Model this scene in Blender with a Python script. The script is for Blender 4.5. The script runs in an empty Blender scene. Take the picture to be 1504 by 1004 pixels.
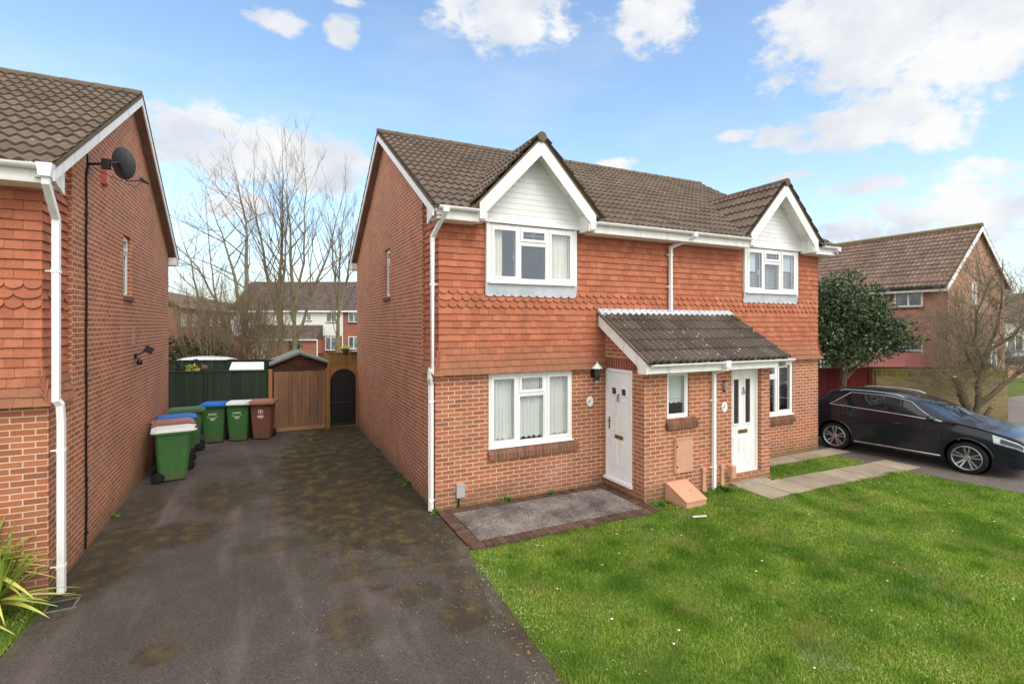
import bpy, bmesh, math, random
import numpy as np
from mathutils import Vector, Matrix, noise as mnoise
random.seed(7)
S = bpy.context.scene
COL = S.collection
PI = math.pi
R_ = math.radians

# ------------------------------------------------------------------ objects
WO = {}          # world origin of each object's root
def tag(o, label=None, cat=None, group=None, kind=None):
    if label: o['label'] = label
    if cat: o['category'] = cat
    if group: o['group'] = group
    if kind: o['kind'] = kind
    return o
def thing(name, loc, label, cat, rotz=0.0, group=None):
    o = bpy.data.objects.new(name, None); COL.objects.link(o)
    o.empty_display_size = 0.2
    o.location = loc; o.rotation_euler = (0, 0, rotz)
    WO[o.name] = Vector(loc) if rotz == 0 else Vector((0, 0, 0))
    return tag(o, label, cat, group)
def copy_tree(o, parent=None):
    c = o.copy(); COL.objects.link(c)
    if parent: c.parent = parent
    for ch in list(o.children):
        copy_tree(ch, c)
    return c

class MB:
    """collects faces (metre UVs, per-face random value, material index) and links them as one mesh object"""
    def __init__(s):
        s.v = []; s.f = []; s.uv = []; s.mi = []; s.r = []
    def face(s, pts, uv=None, mi=0, r=None):
        b = len(s.v)
        pts = [Vector(p) for p in pts]
        s.v += pts
        s.f.append(list(range(b, b + len(pts))))
        if uv is None:
            n = Vector((0, 0, 0))
            for i in range(len(pts)):
                a, c = pts[i], pts[(i + 1) % len(pts)]
                n += a.cross(c)
            if n.length > 1e-12: n.normalize()
            if abs(n.z) > .75: uv = [(p.x, p.y) for p in pts]
            elif abs(n.x) > abs(n.y): uv = [(p.y, p.z) for p in pts]
            else: uv = [(p.x, p.z) for p in pts]
        s.uv += uv
        s.mi.append(mi); s.r.append(random.random() if r is None else r)
    def grid(s, P, mi=0, r=None, uv=None):
        """P: rows of points, shared vertices"""
        b = len(s.v); nr = len(P); nc = len(P[0])
        for row in P: s.v += [Vector(p) for p in row]
        for i in range(nr - 1):
            for j in range(nc - 1):
                s.f.append([b + i*nc + j, b + i*nc + j + 1, b + (i+1)*nc + j + 1, b + (i+1)*nc + j])
                for (a, c) in ((i, j), (i, j+1), (i+1, j+1), (i+1, j)):
                    if uv: s.uv.append(uv(a, c))
                    else:
                        p = P[a][c]; s.uv.append((p[0] + p[1], p[2]))
                s.mi.append(mi); s.r.append((r(i, j) if callable(r) else r) if r is not None else 0.5)
    def box(s, x0, x1, y0, y1, z0, z1, mi=0, r=None):
        if r is None: r = random.random()
        p = [(x, y, z) for z in (z0, z1) for y in (y0, y1) for x in (x0, x1)]
        for q in ((0,1,5,4), (1,3,7,5), (3,2,6,7), (2,0,4,6), (4,5,7,6), (2,3,1,0)):
            s.face([p[i] for i in q], mi=mi, r=r)
    def prism(s, poly, ext, mi=0, r=None):
        """poly: list of 3D points (planar), ext: extrusion vector"""
        if r is None: r = random.random()
        e = Vector(ext); a = [Vector(p) for p in poly]; b = [p + e for p in a]
        s.face(a, mi=mi, r=r); s.face(b[::-1], mi=mi, r=r)
        for i in range(len(a)):
            j = (i + 1) % len(a)
            s.face([a[j], a[i], b[i], b[j]], mi=mi, r=r)
    def tube(s, pts, rad, n=6, mi=0, r=None, cap=True):
        pts = [Vector(p) for p in pts]
        if not hasattr(rad, '__len__'): rad = [rad] * len(pts)
        if r is None: r = random.random()
        rings = []; prev = None
        for i, p in enumerate(pts):
            d = (pts[min(i+1, len(pts)-1)] - pts[max(i-1, 0)])
            if d.length < 1e-9: d = Vector((0, 0, 1))
            d.normalize()
            if prev is None:
                a = d.cross(Vector((0, 0, 1)))
                if a.length < .05: a = d.cross(Vector((1, 0, 0)))
            else:
                a = prev - d * prev.dot(d)
            a.normalize(); prev = a
            b = d.cross(a)
            rings.append([p + (a*math.cos(2*PI*k/n) + b*math.sin(2*PI*k/n))*rad[i] for k in range(n)])
        base = len(s.v)
        for rg in rings: s.v += rg
        for i in range(len(rings) - 1):
            for k in range(n):
                k2 = (k+1) % n
                s.f.append([base+i*n+k, base+i*n+k2, base+(i+1)*n+k2, base+(i+1)*n+k])
                L = i*.2
                s.uv += [(k/n, L), ((k+1)/n, L), ((k+1)/n, L+.2), (k/n, L+.2)]
                s.mi.append(mi); s.r.append(r)
        if cap:
            s.face(rings[0][::-1], mi=mi, r=r); s.face(rings[-1], mi=mi, r=r)
    def lathe(s, prof, c=(0, 0, 0), axis='z', n=24, mi=0, r=.5):
        """prof: list of (radius, height)"""
        c = Vector(c); rows = []
        for (ra, h) in prof:
            row = []
            for k in range(n + 1):
                a = 2*PI*k/n
                x, y = ra*math.cos(a), ra*math.sin(a)
                q = Vector((x, y, h)) if axis == 'z' else (Vector((x, h, y)) if axis == 'y' else Vector((h, x, y)))
                row.append(c + q)
            rows.append(row)
        s.grid(rows, mi=mi, r=r)
    def build(s, name, mats, parent=None, smooth=False, origin=None, weld=False, loose=False):
        me = bpy.data.meshes.new(name)
        if parent is not None: o0 = WO.get(parent.name, Vector((0, 0, 0)))
        elif origin is not None: o0 = Vector(origin)
        else:
            xs = [p.x for p in s.v]; ys = [p.y for p in s.v]; zs = [p.z for p in s.v]
            o0 = Vector(((min(xs)+max(xs))/2, (min(ys)+max(ys))/2, min(zs)))
        co = np.array([(p.x, p.y, p.z) for p in s.v], dtype=np.float32) - np.array(o0, dtype=np.float32)
        me.from_pydata(co.tolist(), [], s.f)
        uvl = me.uv_layers.new(name='UVMap')
        uvl.data.foreach_set('uv', np.array(s.uv, dtype=np.float32).ravel())
        at = me.attributes.new('rnd', 'FLOAT', 'FACE')
        at.data.foreach_set('value', np.array(s.r, dtype=np.float32))
        if not isinstance(mats, (list, tuple)): mats = [mats]
        for m in mats: me.materials.append(m)
        me.polygons.foreach_set('material_index', np.array(s.mi, dtype=np.int32))
        if weld:
            bm = bmesh.new(); bm.from_mesh(me)
            bmesh.ops.remove_doubles(bm, verts=bm.verts, dist=1e-4)
            bmesh.ops.recalc_face_normals(bm, faces=bm.faces)
            bm.to_mesh(me); bm.free()
        if smooth: me.polygons.foreach_set('use_smooth', [True]*len(me.polygons))
        me.update()
        o = bpy.data.objects.new(name, me); COL.objects.link(o)
        if parent is not None:
            o.parent = parent; WO[o.name] = o0
        else:
            o.location = o0; WO[o.name] = o0
        return o

# ------------------------------------------------------------------ materials
def lin(c):
    """sRGB 0..255 -> linear"""
    return tuple(((x/255)/12.92 if x/255 <= .04045 else ((x/255+.055)/1.055)**2.4) for x in c) + (1.0,)
class NT:
    def __init__(s, name):
        s.m = bpy.data.materials.new(name); s.m.use_nodes = True
        s.t = s.m.node_tree; s.t.nodes.clear()
        s.out = s.t.nodes.new('ShaderNodeOutputMaterial')
        s.b = s.t.nodes.new('ShaderNodeBsdfPrincipled')
        s.t.links.new(s.b.outputs[0], s.out.inputs[0])
        s._tc = None
    def n(s, kind, **kw):
        nd = s.t.nodes.new(kind)
        for k, v in kw.items():
            if k in nd.inputs.keys() if isinstance(k, str) else False: nd.inputs[k].default_value = v
            else: setattr(nd, k, v)
        return nd
    def L(s, a, b): s.t.links.new(a, b)
    @property
    def obj(s):
        if not s._tc: s._tc = s.n('ShaderNodeTexCoord')
        return s._tc.outputs['Object']
    @property
    def uv(s):
        if not s._tc: s._tc = s.n('ShaderNodeTexCoord')
        return s._tc.outputs['UV']
    def rnd(s):
        a = s.n('ShaderNodeAttribute'); a.attribute_name = 'rnd'; return a.outputs['Fac']
    def noise(s, scale, detail=4, vec=None, rough=.55, dist=0.0):
        nd = s.n('ShaderNodeTexNoise'); nd.inputs['Scale'].default_value = scale
        nd.inputs['Detail'].default_value = detail; nd.inputs['Roughness'].default_value = rough
        nd.inputs['Distortion'].default_value = dist
        s.L(vec if vec is not None else s.obj, nd.inputs['Vector']); return nd.outputs[0]
    def ramp(s, fac, stops):
        nd = s.n('ShaderNodeValToRGB'); e = nd.color_ramp.elements
        while len(e) < len(stops): e.new(.5)
        for i, (p, c) in enumerate(stops):
            e[i].position = p
            e[i].color = c if len(c) == 4 else tuple(c) + (1,)
        s.L(fac, nd.inputs[0]); return nd.outputs[0]
    def val(s, fac, a, b, lo=0.0, hi=1.0):
        nd = s.n('ShaderNodeMapRange'); nd.inputs[1].default_value = a; nd.inputs[2].default_value = b
        nd.inputs[3].default_value = lo; nd.inputs[4].default_value = hi
        s.L(fac, nd.inputs[0]); return nd.outputs[0]
    def mix(s, fac, a, b, mode='MIX'):
        nd = s.n('ShaderNodeMix'); nd.data_type = 'RGBA'; nd.blend_type = mode
        for sock, v in ((nd.inputs[0], fac), (nd.inputs[6], a), (nd.inputs[7], b)):
            if isinstance(v, (int, float)): sock.default_value = v
            elif isinstance(v, tuple): sock.default_value = v
            else: s.L(v, sock)
        return nd.outputs[2]
    def math(s, op, a, b=None):
        nd = s.n('ShaderNodeMath'); nd.operation = op
        for i, v in enumerate((a, b)):
            if v is None: continue
            if isinstance(v, (int, float)): nd.inputs[i].default_value = v
            else: s.L(v, nd.inputs[i])
        return nd.outputs[0]
    def bump(s, h, strength=.3, dist=.01):
        nd = s.n('ShaderNodeBump'); nd.inputs['Strength'].default_value = strength
        nd.inputs['Distance'].default_value = dist
        s.L(h, nd.inputs['Height']); s.L(nd.outputs[0], s.b.inputs['Normal'])
    def col(s, c):
        if isinstance(c, tuple): s.b.inputs['Base Color'].default_value = c
        else: s.L(c, s.b.inputs['Base Color'])
    def rough(s, v, spec=.5):
        if isinstance(v, (int, float)): s.b.inputs['Roughness'].default_value = v
        else: s.L(v, s.b.inputs['Roughness'])
        s.b.inputs['Specular IOR Level'].default_value = spec

def plain(name, c1, c2=None, scale=6, rough=.6, spec=.4, bump=0, bscale=40, rndamt=0.0, metal=0, streak=False):
    t = NT(name)
    c1 = lin(c1); c2 = lin(c2) if c2 else tuple(x*.8 for x in c1[:3]) + (1,)
    vec = t.obj
    if streak:
        mp = t.n('ShaderNodeMapping'); mp.inputs['Scale'].default_value = (1, 1, .12)
        t.L(t.obj, mp.inputs[0]); vec = mp.outputs[0]
    c = t.mix(t.val(t.noise(scale, 5, vec), .3, .7), c1, c2)
    if rndamt:
        c = t.mix(rndamt, c, t.ramp(t.rnd(), [(0, (.35, .33, .3)), (1, (1.5, 1.5, 1.5))]), 'MULTIPLY')
    t.col(c); t.rough(rough, spec); t.b.inputs['Metallic'].default_value = metal
    if bump: t.bump(t.noise(bscale, 4), bump, .01)
    return t.m

def brick_mat(name, cols, mortar, dirt=None, hdist=.004):
    t = NT(name)
    b = t.n('ShaderNodeTexBrick')
    b.offset = .5; b.squash = 1
    for k, v in (('Scale', 1), ('Mortar Size', .0065), ('Mortar Smooth', .15), ('Bias', 0), ('Brick Width', .225), ('Row Height', .075)):
        b.inputs[k].default_value = v
    b.inputs['Color1'].default_value = (0, 0, 0, 1); b.inputs['Color2'].default_value = (1, 1, 1, 1)
    b.inputs['Mortar'].default_value = (.5, .5, .5, 1)
    t.L(t.uv, b.inputs['Vector'])
    n = len(cols)
    c = t.ramp(b.outputs['Color'], [(i/(n-1), lin(x)) for i, x in enumerate(cols)])
    c = t.mix(t.val(t.noise(1.1, 5), .35, .7, 0, .45), c, tuple(x*.72 for x in lin(cols[0])[:3]) + (1,))
    c = t.mix(.55, c, t.ramp(t.noise(45, 4), [(.3, (.72, .7, .7)), (.7, (1.25, 1.25, 1.25))]), 'MULTIPLY')
    mo = t.mix(t.val(t.noise(2.3, 4), .3, .75), lin(mortar), tuple(x*.7 for x in lin(mortar)[:3]) + (1,))
    c = t.mix(b.outputs['Fac'], c, mo)
    if dirt:
        # damp splash band at the foot of the wall, pale bloom higher up
        sep = t.n('ShaderNodeSeparateXYZ'); t.L(t.obj, sep.inputs[0])
        z = t.math('ADD', sep.outputs[2], t.math('MULTIPLY', t.noise(2.5, 5), -.5))
        c = t.mix(t.val(z, -.25, .16, .6, 0), c, lin(dirt))
        c = t.mix(t.val(t.noise(.7, 6, rough=.65), .56, .78, 0, .35), c, lin((176, 150, 135)))
    t.col(c); t.rough(.85, .25)
    h = t.math('ADD', t.math('MULTIPLY', b.outputs['Fac'], -1), t.math('MULTIPLY', t.noise(60, 4), .35))
    t.bump(h, .6, hdist)
    return t.m

def tile_hang_mat():
    t = NT('clay_hanging_tile')
    c = t.ramp(t.rnd(), [(0, lin((165, 97, 72))), (.25, lin((177, 105, 76))), (.6, lin((184, 112, 82))), (.85, lin((190, 119, 90))), (1, lin((170, 105, 80)))])
    c = t.mix(t.val(t.noise(1.6, 6, rough=.6), .46, .74, 0, .35), c, lin((136, 90, 68)))
    c = t.mix(.5, c, t.ramp(t.noise(38, 5), [(.3, (.75, .73, .7)), (.7, (1.22, 1.22, 1.2))]), 'MULTIPLY')
    mp = t.n('ShaderNodeMapping'); mp.inputs['Scale'].default_value = (5, 5, .5); t.L(t.obj, mp.inputs[0])
    c = t.mix(t.val(t.noise(1.0, 5, mp.outputs[0], .65), .56, .74, 0, .55), c, lin((112, 74, 58)))
    # greenish weathering low down where the tiles kick out
    sep = t.n('ShaderNodeSeparateXYZ'); t.L(t.obj, sep.inputs[0])
    z = t.math('ADD', sep.outputs[2], t.math('MULTIPLY', t.noise(1.8, 5), .7))
    c = t.mix(t.val(z, 2.7, 3.25, .7, 0), c, lin((136, 98, 74)))
    t.col(c); t.rough(.8, .3); t.bump(t.noise(90, 3), .25, .004)
    return t.m

def roof_tile_mat(name, cols, lichen=.5, moss=True):
    t = NT(name)
    n = len(cols)
    c = t.ramp(t.rnd(), [(i/(n-1), lin(x)) for i, x in enumerate(cols)])
    c = t.mix(.42, c, t.ramp(t.noise(30, 6, rough=.7), [(.3, (.6, .6, .6)), (.72, (1.35, 1.33, 1.3))]), 'MULTIPLY')
    c = t.mix(t.val(t.noise(.9, 5), .45, .75, 0, .5), c, tuple(x*.6 for x in lin(cols[0])[:3]) + (1,))
    v = t.n('ShaderNodeTexVoronoi'); v.inputs['Scale'].default_value = 9; t.L(t.obj, v.inputs['Vector'])
    v.inputs['Randomness'].default_value = 1
    d = t.math('ADD', v.outputs['Distance'], t.math('MULTIPLY', t.noise(28, 4), .35))
    spot = t.math('MULTIPLY', t.val(d, .25, .33, 1, 0), t.val(t.noise(1.7, 3), .42, .56, 0, lichen))
    c = t.mix(spot, c, lin((205, 200, 190)))
    if moss:
        mo = t.math('MULTIPLY', t.val(t.noise(6, 5), .56, .66), t.val(t.noise(.8, 3), .53, .66))
        c = t.mix(t.math('MULTIPLY', mo, .7), c, lin((112, 104, 52)))
    t.col(c); t.rough(.88, .25); t.bump(t.noise(110, 4), .4, .005)
    return t.m

def glass_mat(name='window_glass', tint=(.93, .95, .95, 1), rough=.0, refl=1.0):
    t = NT(name)
    t.t.nodes.remove(t.b)
    tr = t.n('ShaderNodeBsdfTransparent'); tr.inputs[0].default_value = tint
    gl = t.n('ShaderNodeBsdfGlossy'); gl.inputs['Roughness'].default_value = rough; gl.inputs[0].default_value = (.82, .92, 1, 1)
    lw = t.n('ShaderNodeLayerWeight'); lw.inputs['Blend'].default_value = .5
    fac = t.math('ADD', .15, t.math('MULTIPLY', t.math('POWER', lw.outputs['Facing'], 4.0), .85))
    mx = t.n('ShaderNodeMixShader')
    t.L(t.math('MULTIPLY', fac, refl), mx.inputs[0]); t.L(tr.outputs[0], mx.inputs[1]); t.L(gl.outputs[0], mx.inputs[2])
    t.L(mx.outputs[0], t.out.inputs[0])
    return t.m

M = {}
M['brick'] = brick_mat('red_facing_brick', [(148, 97, 74), (170, 104, 74), (180, 110, 78), (186, 119, 84), (160, 108, 84)], (232, 202, 176), dirt=(104, 92, 66))
M['brick_far'] = brick_mat('far_brown_brick', [(148, 104, 88), (172, 122, 100), (186, 136, 112), (162, 114, 96)], (214, 188, 166))
M['brick_red_far'] = brick_mat('far_red_brick', [(140, 82, 66), (160, 92, 72), (172, 104, 82)], (190, 150, 130))
M['brick_buff'] = brick_mat('buff_brick', [(126, 112, 76), (142, 126, 88), (152, 134, 98), (120, 108, 66)], (170, 156, 122), dirt=(100, 96, 52))
M['edging'] = plain('edging_brick', (82, 60, 51), (104, 82, 70), 9, .85, .2, .3, 60, rndamt=.45)
M['soldier'] = plain('soldier_brick', (150, 84, 66), (128, 72, 58), 9, .85, .2, .3, 60, rndamt=.35)
M['sillbrick'] = plain('sill_brick', (140, 90, 74), (104, 84, 66), 7, .85, .2, .3, 60, rndamt=.4)
M['mortar'] = plain('mortar', (205, 178, 158), (180, 158, 140), 9, .9, .2)
M['hang'] = tile_hang_mat()
M['roof'] = roof_tile_mat('concrete_roof_tile', [(98, 84, 73), (108, 94, 82), (116, 101, 89), (102, 89, 78)], .45)
M['roof2'] = roof_tile_mat('porch_roof_tile', [(78, 70, 62), (94, 84, 76), (102, 92, 83)], 1.0)
M['roof_far'] = roof_tile_mat('far_roof_tile', [(112, 92, 82), (126, 104, 92), (136, 114, 102)], .25)
M['ridge'] = plain('ridge_tile', (98, 86, 75), (116, 104, 84), 5, .9, .2, .4, 50)
def grimy(name, c1, c2, rough):
    t = NT(name); mp = t.n('ShaderNodeMapping'); mp.inputs['Scale'].default_value = (7, 7, 1.2); t.L(t.obj, mp.inputs[0])
    c = t.mix(t.val(t.noise(1.0, 6, mp.outputs[0], .7), .5, .72, 0, .8), lin(c1), lin(c2))
    c = t.mix(t.val(t.noise(1.1, 5), .55, .75, 0, .35), c, lin((196, 198, 180)))
    t.col(c); t.rough(rough, .4); return t.m
M['upvc_old'] = plain('white_upvc', (242, 242, 240), (226, 226, 221), 3.0, .35, .4)
M['upvc'] = grimy('white_upvc', (242, 242, 240), (216, 216, 208), .36)
M['clad'] = plain('white_cladding', (238, 238, 236), (228, 229, 227), 3, .45, .4)
M['whitepaint'] = grimy('white_fascia_paint', (243, 242, 238), (206, 202, 188), .5)
M['soffit'] = plain('brown_soffit_board', (150, 128, 116), (128, 106, 96), 4, .7, .3)
M['lead'] = plain('lead_sheet', (208, 212, 216), (180, 186, 192), 5, .6, .4, .3, 20)
M['glass'] = glass_mat()
M['black'] = plain('black_plastic', (26, 26, 27), (18, 18, 18), 8, .45, .4)
M['brass'] = plain('worn_brass', (170, 140, 84), (120, 98, 60), 20, .35, .5, metal=.8)
M['rubber'] = plain('rubber', (30, 30, 31), (20, 20, 20), 8, .75, .3)
M['chrome'] = plain('chrome', (215, 215, 218), (190, 190, 194), 6, .18, .5, metal=.9)
M['roof_terrace'] = roof_tile_mat('terrace_roof_tile', [(86, 74, 70), (98, 84, 79), (108, 94, 88)], .2)
M['dark'] = plain('dark_opening', (20, 20, 22), (12, 12, 13), 5, .8, .2)
M['room'] = plain('room_plaster', (150, 146, 138), (136, 132, 124), 2, .9, .2)
M['net'] = None
SKYSTR, CLOUDK, SKYTINT, SUNSTR, SUNANG, EXPO = .15, .355, (.68, .712, .70, 1), .66, 30.0, 1.48
FILLK = 1.62  # brightness of the overcast added out of view as fill light
# ------------------------------------------------------------------ house type shared by the pair and the neighbour
LB = 10.1                       # length of a semi-detached pair
DEP = 8.15
EY, EZ, RY, RZ = -.42, 5.08, 4.07, 7.76     # eave and ridge lines (tile surface)
SL = (RZ - EZ) / (RY - EY)
def roofz(y): return EZ + (min(y, 2*RY - y) - EY) * SL

def panel(mb, P, u0, u1, v0, v1, holes=(), rev=.09, mi=0, r=None):
    """flat wall in P(u,v,d) with rectangular holes; reveals run inwards to d=-rev"""
    us = sorted({u0, u1} | {h[i] for h in holes for i in (0, 1)}); vs = sorted({v0, v1} | {h[i] for h in holes for i in (2, 3)})
    us = [u for u in us if u0 <= u <= u1]; vs = [v for v in vs if v0 <= v <= v1]
    for a, b in zip(us, us[1:]):
        for c, d in zip(vs, vs[1:]):
            m = ((a+b)/2, (c+d)/2)
            if any(h[0] < m[0] < h[1] and h[2] < m[1] < h[3] for h in holes): continue
            mb.face([P(a, c, 0), P(b, c, 0), P(b, d, 0), P(a, d, 0)], mi=mi, r=r, uv=[(a, c), (b, c), (b, d), (a, d)])
    for (a, b, c, d) in holes:
        for (p, q) in (((a, c), (b, c)), ((b, c), (b, d)), ((b, d), (a, d)), ((a, d), (a, c))):
            if p[0] == q[0]: uv = [(0, p[1]), (0, q[1]), (rev, q[1]), (rev, p[1])]
            else: uv = [(p[0], 0), (q[0], 0), (q[0], rev), (p[0], rev)]
            mb.face([P(p[0], p[1], 0), P(q[0], q[1], 0), P(q[0], q[1], -rev), P(p[0], p[1], -rev)], mi=mi, r=r, uv=uv)

def pbox(mb, P, u0, u1, v0, v1, d0, d1, mi=0, r=None):
    c = [P(u, v, d) for d in (d0, d1) for v in (v0, v1) for u in (u0, u1)]
    if r is None: r = random.random()
    for q in ((4,5,7,6), (1,0,2,3), (0,4,6,2), (5,1,3,7), (6,7,3,2), (0,1,5,4)):
        mb.face([c[i] for i in q], mi=mi, r=r)

def window(parent, P, w, h, lights, name='window', motif=None, handle=None, fw=.055, label=None, cill=True):
    """uPVC window in plane P(u,v,d), u 0..w, v 0..h. lights: (u0,u1,v0,v1,opening) pane openings incl. sash"""
    f = MB(); d0, d1 = -.06, .012
    pbox(f, P, 0, w, 0, fw, d0, d1); pbox(f, P, 0, w, h-fw, h, d0, d1)
    pbox(f, P, 0, fw, fw, h-fw, d0, d1); pbox(f, P, w-fw, w, fw, h-fw, d0, d1)
    xs = sorted({l[1] for l in lights if l[1] < w-.1})
    for x in xs: pbox(f, P, x-.025, x+.025, fw, h-fw, d0, d1-.002)
    ys = [(l[0], l[1], l[2]) for l in lights if l[2] > .1]
    for (a, b, y) in ys: pbox(f, P, max(a, fw)+.02, min(b, w-fw)-.02, y-.025, y+.025, d0, d1-.004)
    if cill: pbox(f, P, -.012, w+.012, -.03, .001, d0, d1+.045)
    panes = []
    for (a, b, c, d, op) in lights:
        a2, b2 = (a if a > 0 else fw-.03), (b if b < w else w-fw+.03)
        c2, d2 = (c if c > 0 else fw-.03), (d if d < h else h-fw+.03)
        a2 += .028; b2 -= .028; c2 += .028; d2 -= .028
        s = .048 if op else .018
        dd = d1 + (.014 if op else -.008)
        if op:
            pbox(f, P, a2, b2, c2, c2+s, d0+.01, dd); pbox(f, P, a2, b2, d2-s, d2, d0+.01, dd)
            pbox(f, P, a2, a2+s, c2+s, d2-s, d0+.01, dd); pbox(f, P, b2-s, b2, c2+s, d2-s, d0+.01, dd)
        else:
            pbox(f, P, a2, b2, c2, c2+s, d0+.01, dd); pbox(f, P, a2, b2, d2-s, d2, d0+.01, dd)
            pbox(f, P, a2, a2+s, c2+s, d2-s, d0+.01, dd); pbox(f, P, b2-s, b2, c2+s, d2-s, d0+.01, dd)
        panes.append((a2+s, b2-s, c2+s, d2-s, d1-.012 if op else d1-.028))
    fo = f.build(name, M['upvc'], parent)
    if label: fo['label'] = label
    for (a, b, c, d, dd) in panes:
        g = MB(); g.face([P(a, c, dd), P(b, c, dd), P(b, d, dd), P(a, d, dd)]); g.build('pane', M['glass'], fo)
        gs = MB()
        for q in ((a-.006, a+.004, c, d), (b-.004, b+.006, c, d), (a, b, c-.006, c+.004), (a, b, d-.004, d+.006)):
            pbox(gs, P, q[0], q[1], q[2], q[3], dd-.003, dd+.003)
        gs.build('gasket', M['black'], fo)
    if motif is not None:
        a, b, c, d, dd = panes[motif]; m = MB(); cx, cy = (a+b)/2, (c+d)/2; rr = (d-c)*.33
        T = lambda pts: m.tube([P(x, y, dd+.004) for x, y in pts], .004, 4)
        T([(a, cy), (cx-rr, cy)]); T([(cx+rr, cy), (b, cy)])
        T([(cx+rr*math.cos(t*PI/8), cy+rr*math.sin(t*PI/8)) for t in range(17)])
        for k in range(4):
            t = k*PI/2 + PI/4
            T([(cx+rr*.25*math.cos(t-.9), cy+rr*.25*math.sin(t-.9)), (cx+rr*math.cos(t), cy+rr*math.sin(t)), (cx+rr*.25*math.cos(t+.9), cy+rr*.25*math.sin(t+.9))])
        m.build('leading', M['lead'], fo)
    if handle is not None:
        a, b, c, d, dd = panes[handle]; m = MB()
        pbox(m, P, b+.008, b+.03, (c+d)/2-.09, (c+d)/2+.03, -.10, -.07); m.build('handle', M['upvc'], fo)
    return fo

LIGHTS3 = lambda w, h: [(0, w*.335, 0, h, True), (w*.335, w*.67, h*.70, h, True), (w*.335, w*.67, 0, h*.70, False), (w*.67, w, 0, h, True)]

def roof_courses(mb, P0, ud, vd, nd, width, length, gauge=.335, roll=.15, amp=.038, step=.04, rolls_per_tile=2, y_clip=None, sub=6, jit=.004, skip=None, cusp=False):
    """tiles in overlapping courses; P0 lower corner, ud along the eave, vd up the slope, nd normal"""
    P0, ud, vd, nd = Vector(P0), Vector(ud), Vector(vd), Vector(nd)
    nc = int(math.ceil(length / gauge)); ncol = int(round(width / roll * sub))
    prof = [amp * (.5 + .5*math.cos(2*PI*(i % sub)/sub)) ** 1.0 for i in range(ncol + 1)]
    if cusp: prof = [amp * abs(math.sin(PI*(i % sub)/sub))**.8 for i in range(ncol + 1)]
    for c in range(nc):
        s0 = c * gauge; s1 = min(s0 + gauge + .05, length)
        tv = {}
        wmax = y_clip(s0) if y_clip else width
        n = min(ncol, int(round(wmax / roll * sub)))
        if n < 2: continue
        jitter = [random.uniform(-jit, jit) for _ in range(n // (sub*rolls_per_tile) + 2)]
        lo, up, bo = [], [], []
        for i in range(n + 1):
            u = i * width / ncol; t = i // (sub*rolls_per_tile)
            ja = jitter[t]
            lo.append(P0 + ud*u + vd*(s0 - .012 + ja) + nd*(prof[i] + step + ja*.8))
            up.append(P0 + ud*u + vd*s1 + nd*(prof[i] + ja*.4))
            bo.append(P0 + ud*u + vd*(s0 - .012 + ja) + nd*(prof[i] + step - .046))
        rr = {}
        def rf(i, j, c=c):
            k = j // (sub*rolls_per_tile)
            if k not in rr: rr[k] = random.random()
            return rr[k]
        runs = [(0, n)]
        if skip:
            runs = []; st = None
            for i in range(n):
                ok = not skip(i*width/ncol, s0)
                if ok and st is None: st = i
                if not ok and st is not None: runs.append((st, i)); st = None
            if st is not None: runs.append((st, n))
        for (p, q) in runs:
            rf2 = lambda i, j, p=p: rf(i, j+p)
            mb.grid([bo[p:q+1], lo[p:q+1]], r=rf2); mb.grid([lo[p:q+1], up[p:q+1]], r=rf2)

def hang_flare(z): return .085*max(0.0, (2.78 - z)/.48)**2 if z < 2.78 else 0.0
def hang_tile(mb, F, u0, u1, z, scallop=False, ytop=None):
    """one hanging tile; F(u, out, z) maps to world, out = distance proud of the wall"""
    h = .19
    ob = .038 + hang_flare(z) + random.uniform(-.003, .004); ot = .006 + hang_flare(z+h)
    g = .0016; a, b = u0+g, u1-g; r = random.random(); th = .012
    if scallop: th = .022; ob += .010
    o = lambda zz: ot + (ob-ot)*(1-(zz-z)/h)
    zj = random.uniform(-.004, .004)
    if scallop:
        w = b-a; pts = [(a, z+.062), ] + [(a+w/2 - w/2*math.cos(PI*k/8), z + .062 - .062*math.sin(PI*k/8)) for k in range(1, 8)] + [(b, z+.062), (b, z+h), (a, z+h)]
    else:
        pts = [(a, z+zj), (b, z+zj), (b, z+h), (a, z+h)]
    mb.face([F(u, o(zz), zz) for u, zz in pts], r=r)
    nb = len(pts) - 2
    for i in range(nb - 1):
        (p, zp), (q, zq) = pts[i], pts[i+1]
        mb.face([F(q, o(zq), zq), F(p, o(zp), zp), F(p, o(zp)-th, zp), F(q, o(zq)-th, zq)], r=r)
    for (p, z1, z2) in ((a, pts[0][1], z+h), (b, pts[nb-1][1], z+h)):
        mb.face([F(p, o(z1), z1), F(p, o(z2), z2), F(p, o(z2)-th, z2), F(p, o(z1)-th, z1)], r=r)

UW = (.899, 2.762, 3.915, 4.935)     # first-floor window u0,u1,z0,z1
GW = (.974, 2.717, .981, 2.279)      # ground-floor window
SW = (3.5, 4.08, 3.80, 4.94)         # slit window in the gable, y0,y1,z0,z1
GC = 1.80                            # gablet centre
PX0, PX1, PY = 3.45, 6.73, -1.19     # porch

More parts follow.
